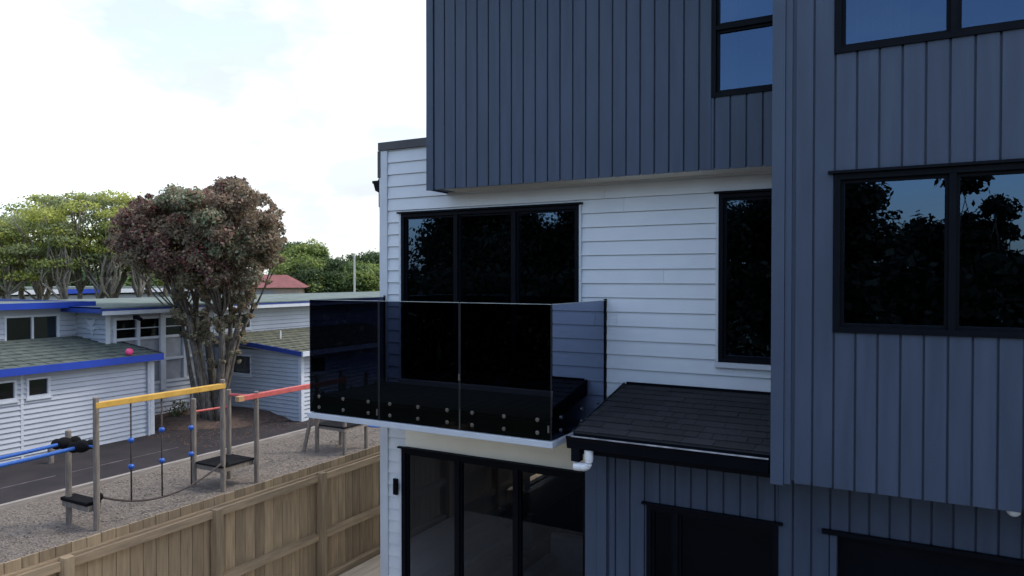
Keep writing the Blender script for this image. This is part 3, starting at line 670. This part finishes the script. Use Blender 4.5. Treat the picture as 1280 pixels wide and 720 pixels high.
bo = MB().tube([(-18.6, 10.0, 0), (-18.6, 10.0, 0.42), (-18.6, 10.0, 0.46)], [0.07, 0.07, 0.05], 10).build('bollard', POSTM); tag(bo, 'short grey timber bollard against the white school wall', 'bollard')

# ------------------------------------------------------------------ school buildings
def tile_roof(x_e, x_t, y0, y1, z_e, z_t, rows, m, parent, step=0.02, cols=0.0, name='roof'):
    mb = MB(); nx = rows
    for i in range(nx):
        xa = x_e + (x_t - x_e) * i / nx; xb = x_e + (x_t - x_e) * (i + 1) / nx
        za = z_e + (z_t - z_e) * i / nx; zb = z_e + (z_t - z_e) * (i + 1) / nx
        mb.hexa([(xa, y0, za - 0.03), (xa, y1, za - 0.03), (xb, y1, zb - 0.03), (xb, y0, zb - 0.03), (xa, y0, za + step), (xa, y1, za + step), (xb, y1, zb + 0.002), (xb, y0, zb + 0.002)])
    if cols:
        y = y0 + 0.1
        while y < y1:
            mb.hexa([(x_e, y, z_e), (x_e, y + 0.03, z_e), (x_t, y + 0.03, z_t), (x_t, y, z_t), (x_e, y, z_e + 0.03), (x_e, y + 0.03, z_e + 0.03), (x_t, y + 0.03, z_t + 0.012), (x_t, y, z_t + 0.012)]); y += cols
    return mb.build(name, m, parent)
SG = glassmat('school_glass', (0.25, 0.26, 0.28), (0.8, 0.9, 1.0), 1.55)
def sch_win(F, u0, u1, z0, z1, parent, mull=(), trans=()):
    window(F, u0, u1, z0, z1, parent, mull, trans, fw=0.06, proud=0.045, m=WHITETRIM, head=False, sash=False, glass=SG, sill=True)
def sch_wall(F, r, holes, parent, row=0.15):
    w_ = solid_wall('wall', F, r, holes, 0.15, SCHOOLW, parent)
    weatherboards(F, r, holes, row, SCHOOLW, w_, separate=False, proud=0.045, top=0.006, gap=0.016); return w_

s1 = thing('school_building', 'white school block with bright blue fascias and a low lean-to roof', 'school building', (-21, 8, 0))
FA = Face('X', -22.6, 1); WA = (10.9, 12.42, 2.69, 3.5)
sch_wall(FA, (1.0, 12.95, 2.4, 3.72), [WA], s1); sch_win(FA, *WA, s1, mull=(11.66,))
MB().box(-30, -22.15, 0.6, 13.25, 3.70, 3.74).build('soffit', WHITETRIM, s1)
MB().box(-22.17, -22.12, 0.6, 13.25, 3.69, 3.87).build('fascia', SCHOOLBLUE, s1)
tile_roof(-22.2, -30, 0.6, 13.2, 3.855, 3.74, 6, ROOFP, s1, 0.004)
MB().box(-30, -22.16, 13.25, 13.30, 3.71, 3.86).build('fascia', SCHOOLNAVY, s1)
FLT = Face('X', -19.47, 1); W1 = (8.55, 9.66, 1.55, 2.07); W2 = (9.88, 10.46, 1.55, 2.07)
sch_wall(FLT, (1.0, 13.35, 0.0, 2.26), [W1, W2], s1, row=0.13)
sch_win(FLT, *W1, s1); sch_win(FLT, *W2, s1)
t_ = MB(); FLT.box(t_, 13.24, 13.37, 0, 0.045, 0, 2.25); t_.build('corner_board', WHITETRIM, s1)
t_ = MB(); FLT.box(t_, 9.74, 9.81, 0, 0.04, 0, 2.25); t_.build('cover_batten', WHITETRIM, s1)
sch_wall(Face('Y', 13.35, 1), (-22.6, -19.62, 0, 2.3), [], s1)
MB().tube([(-19.38, 13.16, 0), (-19.38, 13.16, 2.15), (-19.3, 13.16, 2.22)], 0.035, 8).build('downpipe', WHITETRIM, s1)
tile_roof(-19.16, -22.6, 0.8, 13.45, 2.36, 2.80, 9, ROOFG, s1, 0.03, 0.35)
MB().box(-19.16, -19.12, 0.8, 13.47, 2.20, 2.385).build('fascia', SCHOOLBLUE, s1)
MB().box(-22.5, -19.17, 0.85, 13.43, 2.255, 2.28).build('soffit', WHITETRIM, s1)
MB().prism([(-19.16, 13.455, 2.20), (-22.6, 13.455, 2.62), (-22.6, 13.455, 2.84), (-19.16, 13.455, 2.40)], (0, 0.03, 0)).build('barge_board', DARKFLASH, s1)
bl = MB().ball((-19.30, 12.52, 2.50), 0.105, 18, 12).build('ball', PINK, smooth=True); tag(bl, 'pink ball lying on the edge of the lean-to roof', 'ball')

s2 = thing('school_building', 'long white school hall with tall windows, pale green roof and mossy side wing', 'school building', (-21, 19, 0))
FB = Face('X', -21.1, 1)
WB = (13.2, 16.45, 1.25, 3.34); WC = (16.75, 18.35, 2.74, 3.34)
sch_wall(FB, (12.96, 44, 0, 3.55), [WB, WC], s2)
sch_wall(Face('Y', 12.96, -1), (-22.6, -21.1, 2.3, 3.55), [], s2)
# window wall: dark upper lights over grey panels
wm = MB()
us_ = [13.2, 13.97, 14.78, 15.6, 16.45]; zs_ = [1.25, 1.98, 2.70, 3.34]
for i, u in enumerate(us_): FB.box(wm, u - 0.05, u + 0.05, -0.1, 0.06, 1.25, 3.34)
for z_ in zs_: FB.box(wm, 13.2, 16.45, -0.1, 0.05, z_ - 0.04, z_ + 0.04)
FB.box(wm, 14.69, 14.87, 0, 0.10, 1.0, 3.5)
wwo = wm.build('window_wall', WHITETRIM, s2)
for i in range(4):
    for j in range(3):
        q = MB(); FB.box(q, us_[i] + 0.05, us_[i + 1] - 0.05, -0.06, -0.03, zs_[j] + 0.04, zs_[j + 1] - 0.04)
        if j < 2: q.build('panel', GREYPANEL, wwo)
        else:
            q = MB(); a, b, c, d = us_[i] + 0.05, us_[i + 1] - 0.05, zs_[j] + 0.04, zs_[j + 1] - 0.04
            q.v = [FB.p(a, -0.04, c), FB.p(b, -0.04, c), FB.p(b, -0.04, d), FB.p(a, -0.04, d)]; q.f = [(0, 1, 2, 3)]; q.build('pane', SG, wwo)
            q = MB(); FB.box(q, a, b, -0.03, 0.01, (c + d) / 2 - 0.015, (c + d) / 2 + 0.015); q.build('glazing_bar', WHITETRIM, wwo)
sch_win(FB, *WC, s2, mull=(17.5,))
MB().box(-21.12 - 8, -20.55, 12.5, 44, 3.555, 3.60).build('soffit', WHITETRIM, s2)
MB().box(-20.55, -20.51, 12.5, 44, 3.50, 3.62).build('fascia', WHITETRIM, s2)
MB().box(-20.548, -20.50, 12.5, 44, 3.622, 3.70).build('fascia', SCHOOLNAVY, s2)
MB().box(-29, -20.53, 12.46, 12.50, 3.56, 3.74).build('fascia', SCHOOLNAVY, s2)
tile_roof(-20.48, -29, 12.46, 44, 3.72, 3.74, 5, ROOFP, s2, 0.006)
t_ = MB(); FB.box(t_, 12.93, 13.06, 0, 0.05, 0, 3.5); t_.build('corner_board', WHITETRIM, s2)
# white bird on the return wall: body, two wings, tail
FR = Face('Y', 12.96, -1); bd = MB()
def poly(pts): bd.prism([FR.p(u, 0.036, z) for u, z in pts], (0, -0.02, 0))
poly([(-22.05, 3.06), (-21.75, 2.98), (-21.5, 3.06), (-21.42, 3.03), (-21.5, 3.12), (-21.75, 3.14)])
poly([(-21.85, 3.13), (-21.68, 3.13), (-21.55, 3.36), (-21.8, 3.3), (-22.1, 3.36)])
poly([(-21.8, 2.99), (-21.62, 3.0), (-21.7, 2.82)])
bd.build('bird_plaque', WHITETRIM, s2)
lamp = MB().box(-20.62, -20.46, 13.5, 13.62, 3.34, 3.46); lamp.tube([(-20.56, 13.56, 3.40), (-20.32, 13.56, 3.34)], 0.06, 10); lamp.build('security_camera', BLACK, s2)
# rear bulk so nothing is see-through
MB().box(-29, -21.26, 13.2, 44, 0.0, 3.5).build('core', ROOMWALL, s2)
MB().box(-29, -22.76, 1.2, 12.9, 0.0, 3.6).build('core', ROOMWALL, s1)
# side wing
FW = Face('Y', 16.8, -1); FWX = Face('X', -17.0, 1)
V1 = (-20.8, -20.43, 1.32, 2.02); V2 = (-20.22, -19.24, 1.32, 2.02); V3 = (17.15, 17.9, 1.45, 2.03)
sch_wall(FW, (-21.05, -17.0, 0, 2.2), [V1, V2], s2, row=0.13); sch_wall(FWX, (16.8, 24, 0, 2.15), [V3], s2, row=0.13)
for v_ in (V1, V2): sch_win(FW, *v_, s2)
sch_win(FWX, *V3, s2)
t_ = MB().box(-17.08, -16.95, 16.75, 16.88, 0, 2.12); t_.build('corner_board', WHITETRIM, s2)
tile_roof(-16.7, -21.1, 16.55, 24.3, 2.24, 2.62, 10, ROOFM, s2, 0.03, 0.33)
MB().prism([(-16.7, 16.52, 2.12), (-21.1, 16.52, 2.50), (-21.1, 16.52, 2.64), (-16.7, 16.52, 2.27)], (0, 0.03, 0)).build('barge_board', SCHOOLNAVY, s2)
MB().box(-16.70, -16.64, 16.52, 24.3, 2.12, 2.27).build('fascia', WHITETRIM, s2)
MB().prism([(-16.72, 16.56, 2.12), (-21.08, 16.56, 2.42), (-21.08, 16.56, 2.44), (-16.72, 16.56, 2.14)], (0, 0.24, 0)).build('soffit', WHITETRIM, s2)
MB().tube([(-19.2, 18.0, 2.4), (-19.2, 18.0, 2.75)], 0.03, 8).build('vent_pipe', PVC, s2)

# far school block between the trees
fx, fy = at(120, 52)
s3 = thing('school_building', 'distant white school block with blue fascia glimpsed between tree trunks', 'school building', (fx, fy, 0))
MB().box(fx - 8, fx - 3, fy - 22, fy + 16, 0, 3.3).build('wall', SCHOOLW, s3)
MB().box(fx - 8.4, fx - 2.6, fy - 22.4, fy + 16.4, 3.75, 3.9).build('roof', ROOFP, s3)
for (ya, yb, fm) in ((fy - 22.4, 26.3, SCHOOLBLUE), (26.32, 30.0, WHITETRIM), (30.02, 33.7, SCHOOLBLUE), (33.72, fy + 16.4, WHITETRIM)): MB().box(fx - 2.62, fx - 2.5, ya, yb, 3.42, 3.74).build('fascia', fm, s3)
for i in range(9):
    q = MB(); y0 = fy - 20 + i * 4; q.box(fx - 3, fx - 2.95, y0, y0 + 2.6, 1.4, 2.9); q.build('window', BLACK, s3)
# red-roofed house
hx, hy = at(329, 50)
rh = thing('red_roofed_house', 'distant tan house with a red tiled roof beyond the school', 'house', (hx, hy, 0))
def loc(dx, dy, z):                       # turned to face the school
    a = R(40); return (hx + dx * math.cos(a) - dy * math.sin(a), hy + dx * math.sin(a) + dy * math.cos(a), z)
def lbox(mb, x0, x1, y0, y1, z0, z1): mb.hexa([loc(*p) for p in ((x0, y0, z0), (x1, y0, z0), (x1, y1, z0), (x0, y1, z0), (x0, y0, z1), (x1, y0, z1), (x1, y1, z1), (x0, y1, z1))]); return mb
lbox(MB(), -2.6, 2.4, 0, 6, 0, 3.95).build('wall', BRICKM, rh)
rr = MB(); pts = [loc(*p) for p in ((-3, -.4, 3.9), (2.8, -.4, 3.9), (2.8, 6.4, 3.9), (-3, 6.4, 3.9), (-1.4, 2.6, 4.8), (1.2, 2.6, 4.8), (1.2, 3.4, 4.8), (-1.4, 3.4, 4.8))]
rr.hexa(pts).build('roof', REDROOF, rh)
for a in (-1.8, -0.9, 0.0): lbox(MB(), a, a + 0.75, -0.06, 0.02, 3.0, 3.7).build('window', FABRIC, rh)
px_, py_ = at(443, 52)
up = MB().tube([(px_, py_, 0), (px_, py_, 6.3)], [0.10, 0.07], 8); up.box(px_ - 0.06, px_ + 0.06, py_ - 0.06, py_ + 0.06, 6.2, 6.35)
tag(up.build('utility_pole', mat('pale_pole', (0.45, 0.43, 0.38), 0.8)), 'thin pale pole standing before the green trees', 'pole')

# ------------------------------------------------------------------ trees
def leaves(rng, clumps, size, dens, name, parent, tint=1.25, up=0.35):
    """clumps: (centre, (rx,ry,rz), colour list). Many leaf-size quads spread through each clump, thinner to its middle."""
    VV, CC = [], []
    for c, r, cols in clumps:
        r = np.array(r); n = max(12, int(dens * (r[0] * r[1] * r[2]) ** (2 / 3)))
        d = rng.normal(size=(n, 3)); d /= np.linalg.norm(d, axis=1)[:, None]
        # lumpy outline: several sub-lobes per clump
        lob = rng.normal(size=(7, 3)); lob /= np.linalg.norm(lob, axis=1)[:, None]
        bumpv = 0.72 + 0.38 * np.clip((d @ lob.T).max(1), 0, 1) ** 6 + 0.12 * rng.normal(size=n)
        rad = rng.uniform(0.25, 1.0, n) ** 0.45 * bumpv
        p = np.array(c) + d * rad[:, None] * r
        nrm = d + rng.normal(size=(n, 3)) * 0.75 + np.array([0, 0, up]); nrm /= np.linalg.norm(nrm, axis=1)[:, None]
        t = np.cross(nrm, rng.normal(size=(n, 3))); t /= np.linalg.norm(t, axis=1)[:, None]; b = np.cross(nrm, t)
        s = size * rng.uniform(0.55, 1.25, n)[:, None]; t = t * s; b = b * s * 0.62
        VV.append(np.stack([p - t, p - b * 0.9 + t * .1, p + t, p + b * 0.9 + t * .1], 1).reshape(-1, 3))
        pal = np.array(cols); col = np.minimum(pal[rng.integers(0, len(pal), n)] * rng.uniform(0.9, 2.3, (n, 1)) * tint, 0.55); CC.append(col)
    return quads(name, np.concatenate(VV), LEAF, parent, np.concatenate(CC))
def limb(mb, a, b, r0, r1, rng, bend=0.12, n=6):
    a, b = Vector(a), Vector(b); ln_ = (b - a).length; o1 = Vector(rng.normal(size=3)) * bend * ln_; o2 = Vector(rng.normal(size=3)) * bend * 0.6 * ln_
    pts, rr_ = [], []
    for i in range(n + 1):
        t = i / n; p = a.lerp(b, t) + o1 * math.sin(math.pi * t) * 0.5 + o2 * math.sin(2 * math.pi * t) * 0.4
        pts.append(p); rr_.append(r0 + (r1 - r0) * t)
    mb.tube(pts, rr_, 6); return pts

# red-flowering tree beside the school hall, clumps laid out from its outline at its own distance
def flowering_tree():
    AX = 22.6; rng = np.random.default_rng(8)
    bx, by = at(264, AX); t = thing('flowering_tree', 'bushy maroon and grey-green flowering tree with several stems by the school wall', 'tree', (bx, by, 0))
    rt = Vector((math.cos(R(YAW)), math.sin(R(YAW)), 0)); fw = Vector((-math.sin(R(YAW)), math.cos(R(YAW)), 0)); s = AX / 900
    def P(px, py, dep=0.0):
        x, y = at(px, AX + dep); return Vector((x, y, zat(py, AX + dep)))
    MAR = [(0.050, 0.022, 0.024), (0.07, 0.026, 0.028), (0.042, 0.028, 0.022), (0.075, 0.045, 0.035)]
    PNK = [(0.14, 0.088, 0.07), (0.17, 0.10, 0.08), (0.11, 0.075, 0.055), (0.09, 0.085, 0.055)]
    BRN = [(0.11, 0.085, 0.055), (0.14, 0.10, 0.07), (0.085, 0.08, 0.05), (0.09, 0.06, 0.045)]
    GRY = [(0.12, 0.135, 0.085), (0.095, 0.115, 0.065), (0.15, 0.16, 0.105), (0.075, 0.09, 0.05)]
    OLV = [(0.085, 0.085, 0.048), (0.11, 0.105, 0.06), (0.065, 0.062, 0.04), (0.14, 0.13, 0.085)]
    REDF = [(0.20, 0.055, 0.055), (0.13, 0.045, 0.04), (0.10, 0.065, 0.05), (0.09, 0.08, 0.055)]
    # palette centres over the crown, and the crown's outline (photo columns and rows, at the tree's own distance)
    pal = [(160, 300, MAR), (185, 265, MAR), (195, 315, MAR), (215, 330, MAR), (228, 248, GRY), (207, 256, GRY), (244, 244, GRY), (285, 312, GRY), (303, 302, GRY), (262, 276, GRY),
           (262, 256, PNK), (285, 238, BRN), (303, 258, BRN), (328, 268, BRN), (337, 300, BRN), (341, 326, BRN), (312, 332, PNK), (346, 284, OLV), (290, 228, MAR),
           (240, 290, BRN), (266, 330, MAR), (240, 345, OLV), (290, 345, BRN), (225, 360, OLV), (215, 295, BRN), (285, 280, PNK),
           (258, 302, REDF), (290, 328, REDF), (236, 272, REDF), (240, 384, OLV), (262, 372, OLV), (290, 372, OLV), (222, 388, OLV), (303, 352, OLV), (277, 400, OLV), (252, 410, OLV), (320, 315, OLV), (175, 330, OLV)]
    outl = [(138, 302), (144, 278), (160, 254), (182, 243), (204, 239), (220, 233), (245, 236), (262, 240), (268, 224), (288, 217), (306, 226), (314, 237), (334, 246), (350, 268), (355, 300),
            (352, 332), (336, 350), (320, 364), (314, 388), (302, 412), (286, 398), (270, 424), (242, 430), (224, 404), (214, 380), (220, 352), (196, 347), (170, 342), (150, 326)]
    def inside(x, y):
        c = False; n = len(outl)
        for i in range(n):
            (x1, y1), (x2, y2) = outl[i], outl[(i + 1) % n]
            if (y1 > y) != (y2 > y) and x < (x2 - x1) * (y - y1) / (y2 - y1) + x1: c = not c
        return c
    clumps = []
    def add(a, b, r, dep):
        c = min(pal, key=lambda q: (q[0] - a) ** 2 + (q[1] - b) ** 2 + rng.uniform(0, 900))[2]
        clumps.append((P(a, b, dep), (r * s * rng.uniform(.85, 1.2), r * s * rng.uniform(.85, 1.2), r * s * rng.uniform(.75, 1.0)), list(c) + BRN))
    while len(clumps) < 270:
        a, b = rng.uniform(138, 356), rng.uniform(216, 430); r = rng.uniform(9, 18)
        if b > 355: continue
        if not all(inside(a + r * .78 * math.cos(t_), b + r * .7 * math.sin(t_)) for t_ in (0, 1.57, 3.14, 4.71)): continue
        half = 2.5 * math.sqrt(max(0.04, 1 - ((a - 248) / 116) ** 2)) * (0.45 if b > 355 else 1.0)
        sg = -1 if rng.uniform() < 0.62 else 1
        add(a, b, r, sg * half * rng.uniform(0.15, 0.95))
    for i in range(26):                                # stray leafy shoots on the stems
        add(rng.uniform(226, 312), rng.uniform(415, 462), rng.uniform(3, 6), rng.uniform(-.7, .3))
    for i in range(75):                                # thinner olive growth down around the stems
        a, b = rng.uniform(212, 322), rng.uniform(348, 432); r = rng.uniform(5, 9)
        if inside(a, b): add(a, b, r, rng.uniform(-1.0, 0.6))
    for i in range(70):                                # ragged twigs along the outline
        k_ = int(rng.integers(0, len(outl))); t_ = rng.uniform(); p, q = outl[k_], outl[(k_ + 1) % len(outl)]
        add(p[0] + (q[0] - p[0]) * t_ + rng.normal() * 2, p[1] + (q[1] - p[1]) * t_ + rng.normal() * 1.5 + (3 if p[1] < 340 else 0), rng.uniform(3, 7), rng.uniform(-.8, .8))
    leaves(rng, clumps, 0.062, 3300, 'crown', t, tint=1.5)
    tr = MB(); stems = []
    for (p0, p1, r0) in ((258, 236, 0.13), (262, 258, 0.15), (268, 276, 0.14), (272, 300, 0.12), (264, 246, 0.11), (270, 288, 0.10), (256, 226, 0.08), (274, 312, 0.08)):
        b0 = P(p0, 512, float(rng.uniform(-.25, .25))); b0.z = 0.05; e0 = P(p1, 395, float(rng.uniform(-.5, .5)))
        pts = limb(tr, b0, e0, r0, r0 * 0.62, rng, 0.05); stems.append((pts[-1], r0 * 0.6))
    for i, (c, r, _) in enumerate(clumps):
        if i % 5 or c.z < 3.4: continue
        st_, r_ = min(stems, key=lambda q: (q[0] - c).xy.length + rng.uniform(0, .4))
        limb(tr, st_, c, r_ * 0.6, 0.014, rng, 0.07, 5)
    tr.build('trunk', BARK, t, smooth=True)
flowering_tree()

def tree(name, label, base, H, crown, n, colours, seed, leafsize, dens, group=None, flat=0.55, trunk_r=0.2, fork=0.32, bark=BARK, lean=0.0, nstem=3, shell=0.55, clump_r=0.25, tint=1.25):
    rng = np.random.default_rng(seed); x, y = base
    t = thing(name, label, 'tree', (x, y, 0), group)
    cw, ch = crown; cz = H - ch / 2; clumps = []
    for i in range(n):
        d = rng.normal(size=3); d /= np.linalg.norm(d)
        rad = rng.uniform(shell, 1.0)
        rr_ = cw * clump_r * rng.uniform(0.6, 1.25)
        c = Vector((x + d[0] * rad * (cw / 2 - rr_ * .6), y + d[1] * rad * (cw / 2 - rr_ * .6), cz + d[2] * rad * max(0.1, ch / 2 - rr_ * flat * .8)))
        k = colours[int(rng.integers(0, len(colours)))]
        clumps.append((c, (rr_, rr_, rr_ * flat), k))
    leaves(rng, clumps, leafsize, dens, 'crown', t, tint=tint, up=0.6)
    tr = MB(); stems = []; fz = H * fork
    for i in range(nstem):
        a = 2 * math.pi * i / nstem + rng.uniform(0, 1); b0 = (x + 0.2 * math.cos(a), y + 0.2 * math.sin(a), -0.05)
        e0 = Vector((x + lean + cw * 0.13 * math.cos(a), y + cw * 0.13 * math.sin(a), fz * rng.uniform(0.85, 1.2)))
        pts = limb(tr, b0, e0, trunk_r, trunk_r * 0.7, rng, 0.10); stems.append((e0, trunk_r * 0.65))
    for c, r, _ in clumps:
        st_, r_ = min(stems, key=lambda q: (q[0] - c).xy.length)
        mid = st_.lerp(c, 0.5) + Vector((rng.normal() * .2, rng.normal() * .2, rng.normal() * .15))
        p1 = limb(tr, st_, mid, r_ * 0.62, r_ * 0.38, rng, 0.10, 4)
        limb(tr, p1[-1], c, r_ * 0.38, 0.03, rng, 0.10, 4)
        for _k in range(2):
            limb(tr, p1[-1], c + Vector(rng.normal(size=3)) * r[0] * 0.3, r_ * 0.25, 0.015, rng, 0.12, 3)
    tr.build('trunk', bark, t, smooth=True)
    return t
YG = [[(0.20, 0.215, 0.045), (0.16, 0.18, 0.04), (0.23, 0.235, 0.065)], [(0.13, 0.15, 0.04), (0.165, 0.18, 0.05), (0.10, 0.12, 0.035)], [(0.14, 0.16, 0.075), (0.17, 0.185, 0.09)]]
GR = [[(0.065, 0.10, 0.03), (0.08, 0.12, 0.035), (0.05, 0.08, 0.025)], [(0.13, 0.17, 0.04), (0.10, 0.14, 0.035), (0.155, 0.185, 0.05)], [(0.035, 0.06, 0.022), (0.05, 0.075, 0.028)]]
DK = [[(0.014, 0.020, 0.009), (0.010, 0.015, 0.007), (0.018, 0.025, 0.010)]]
lab = 'spreading yellow-green tree with twisted pale limbs behind the school roofs'
for i, (px, ax_, top, cwid) in enumerate(((-6, 34, 268, 5.0), (48, 37, 250, 5.6), (100, 35, 238, 5.6), (150, 36, 238, 5.8), (205, 38, 252, 5.4))):
    tree('spreading_tree', lab, at(px, ax_), zat(top, ax_) + 0.55, (cwid * 1.15, 5.2), 36, YG, 30 + i, 0.075, 820, 'spreading trees behind the school', flat=0.30, trunk_r=0.17, fork=0.40, bark=BARKP, nstem=3, shell=0.35, clump_r=0.17)
for i, (px, ax_, top, cwid, ch, k, lb_) in enumerate(((372, 62, 291, 6.5, 5.2, 0, 'tall open green tree rising above the rounded trees past the school'),
        (398, 58, 314, 7.5, 5.6, 1, 'broad rounded green tree beyond the school beside the red-roofed house'),
        (452, 66, 306, 6.5, 6.0, 0, 'dark topped green tree behind the thin pale pole'),
        (470, 56, 322, 6.0, 5.2, 1, 'bright green tree half hidden by the corner of the white house'),
        (430, 60, 320, 5.5, 5.6, 1, 'dense green tree directly behind the thin pale pole'),
        (300, 70, 330, 7.0, 5.0, 2, 'dark green tree glimpsed behind the flowering tree'))):
    tree('green_tree', lb_, at(px, ax_), zat(top, ax_), (cwid, ch), 26, [GR[k], GR[1], GR[0], GR[2]], 60 + i, 0.13, 800, 'green trees beyond the school', tint=0.95, clump_r=0.2, flat=0.6, trunk_r=0.2, fork=0.3)
# low bushes closing the view under the far trees
for i, (px, ax_, top) in enumerate(((385, 66, 338), (420, 70, 336), (460, 72, 334), (10, 60, 330), (60, 62, 326), (120, 64, 328), (180, 62, 330), (235, 66, 334), (330, 74, 336))):
    tree('boundary_tree', 'dark rounded tree in the far boundary row beyond the school', at(px, ax_), zat(top, ax_), (7.5, 4.6), 16, [GR[2], GR[0]], 90 + i, 0.22, 300, 'far boundary trees', flat=0.8, trunk_r=0.16, fork=0.25)
# trees across the drive, mirrored in the windows
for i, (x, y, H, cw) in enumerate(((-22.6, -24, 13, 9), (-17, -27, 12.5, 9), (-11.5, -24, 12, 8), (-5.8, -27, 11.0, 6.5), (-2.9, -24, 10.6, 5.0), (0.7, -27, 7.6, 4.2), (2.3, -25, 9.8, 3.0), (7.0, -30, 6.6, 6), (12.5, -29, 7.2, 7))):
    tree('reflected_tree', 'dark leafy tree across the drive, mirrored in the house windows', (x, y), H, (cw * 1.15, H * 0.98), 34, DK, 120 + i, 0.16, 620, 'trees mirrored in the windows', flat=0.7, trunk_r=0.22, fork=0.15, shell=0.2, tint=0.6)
# unseen leafy row, added to darken low reflections and hide the mirrored horizon
hd = thing('reflection_screen', 'tall dark leafy screen, unseen, added across the drive to darken the window reflections', 'reflection_screen', (-4, -15, 0))
rg = np.random.default_rng(77); hc = []
for i in range(60):
    x_ = -46 + i * 1.35
    for z_ in (0.9, 2.2, 3.4, 4.3 + rg.uniform(-.3, .3)): hc.append((Vector((x_, -15 + rg.normal() * .25, z_)), (1.1, 0.9, 1.0), DK[0]))
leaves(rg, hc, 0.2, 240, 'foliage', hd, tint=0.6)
m_ = MB()
for i in range(27): m_.tube([(-46 + i * 3, -15, 0), (-46 + i * 3, -15, 2.6)], [0.09, 0.05], 6)
m_.build('stems', BARK, hd)
# shrub against the hall
sx, sy = -20.4, 14.95
sh = thing('shrub', 'small dark shrub growing against the white hall wall', 'shrub', (sx, sy, 0))
leaves(np.random.default_rng(2), [(Vector((sx, sy, 0.42)), (0.34, 0.34, 0.36), [(0.05, 0.065, 0.03), (0.07, 0.055, 0.035)]), (Vector((sx + .1, sy - .3, 0.32)), (0.25, 0.25, 0.24), [(0.05, 0.065, 0.03)])], 0.05, 1500, 'crown', sh)
m_ = MB(); rg = np.random.default_rng(1)
for i in range(5): limb(m_, (sx, sy, 0), (sx + rg.normal() * .15, sy + rg.normal() * .15, 0.5), 0.015, 0.006, rg)
m_.build('stems', BARK, sh)
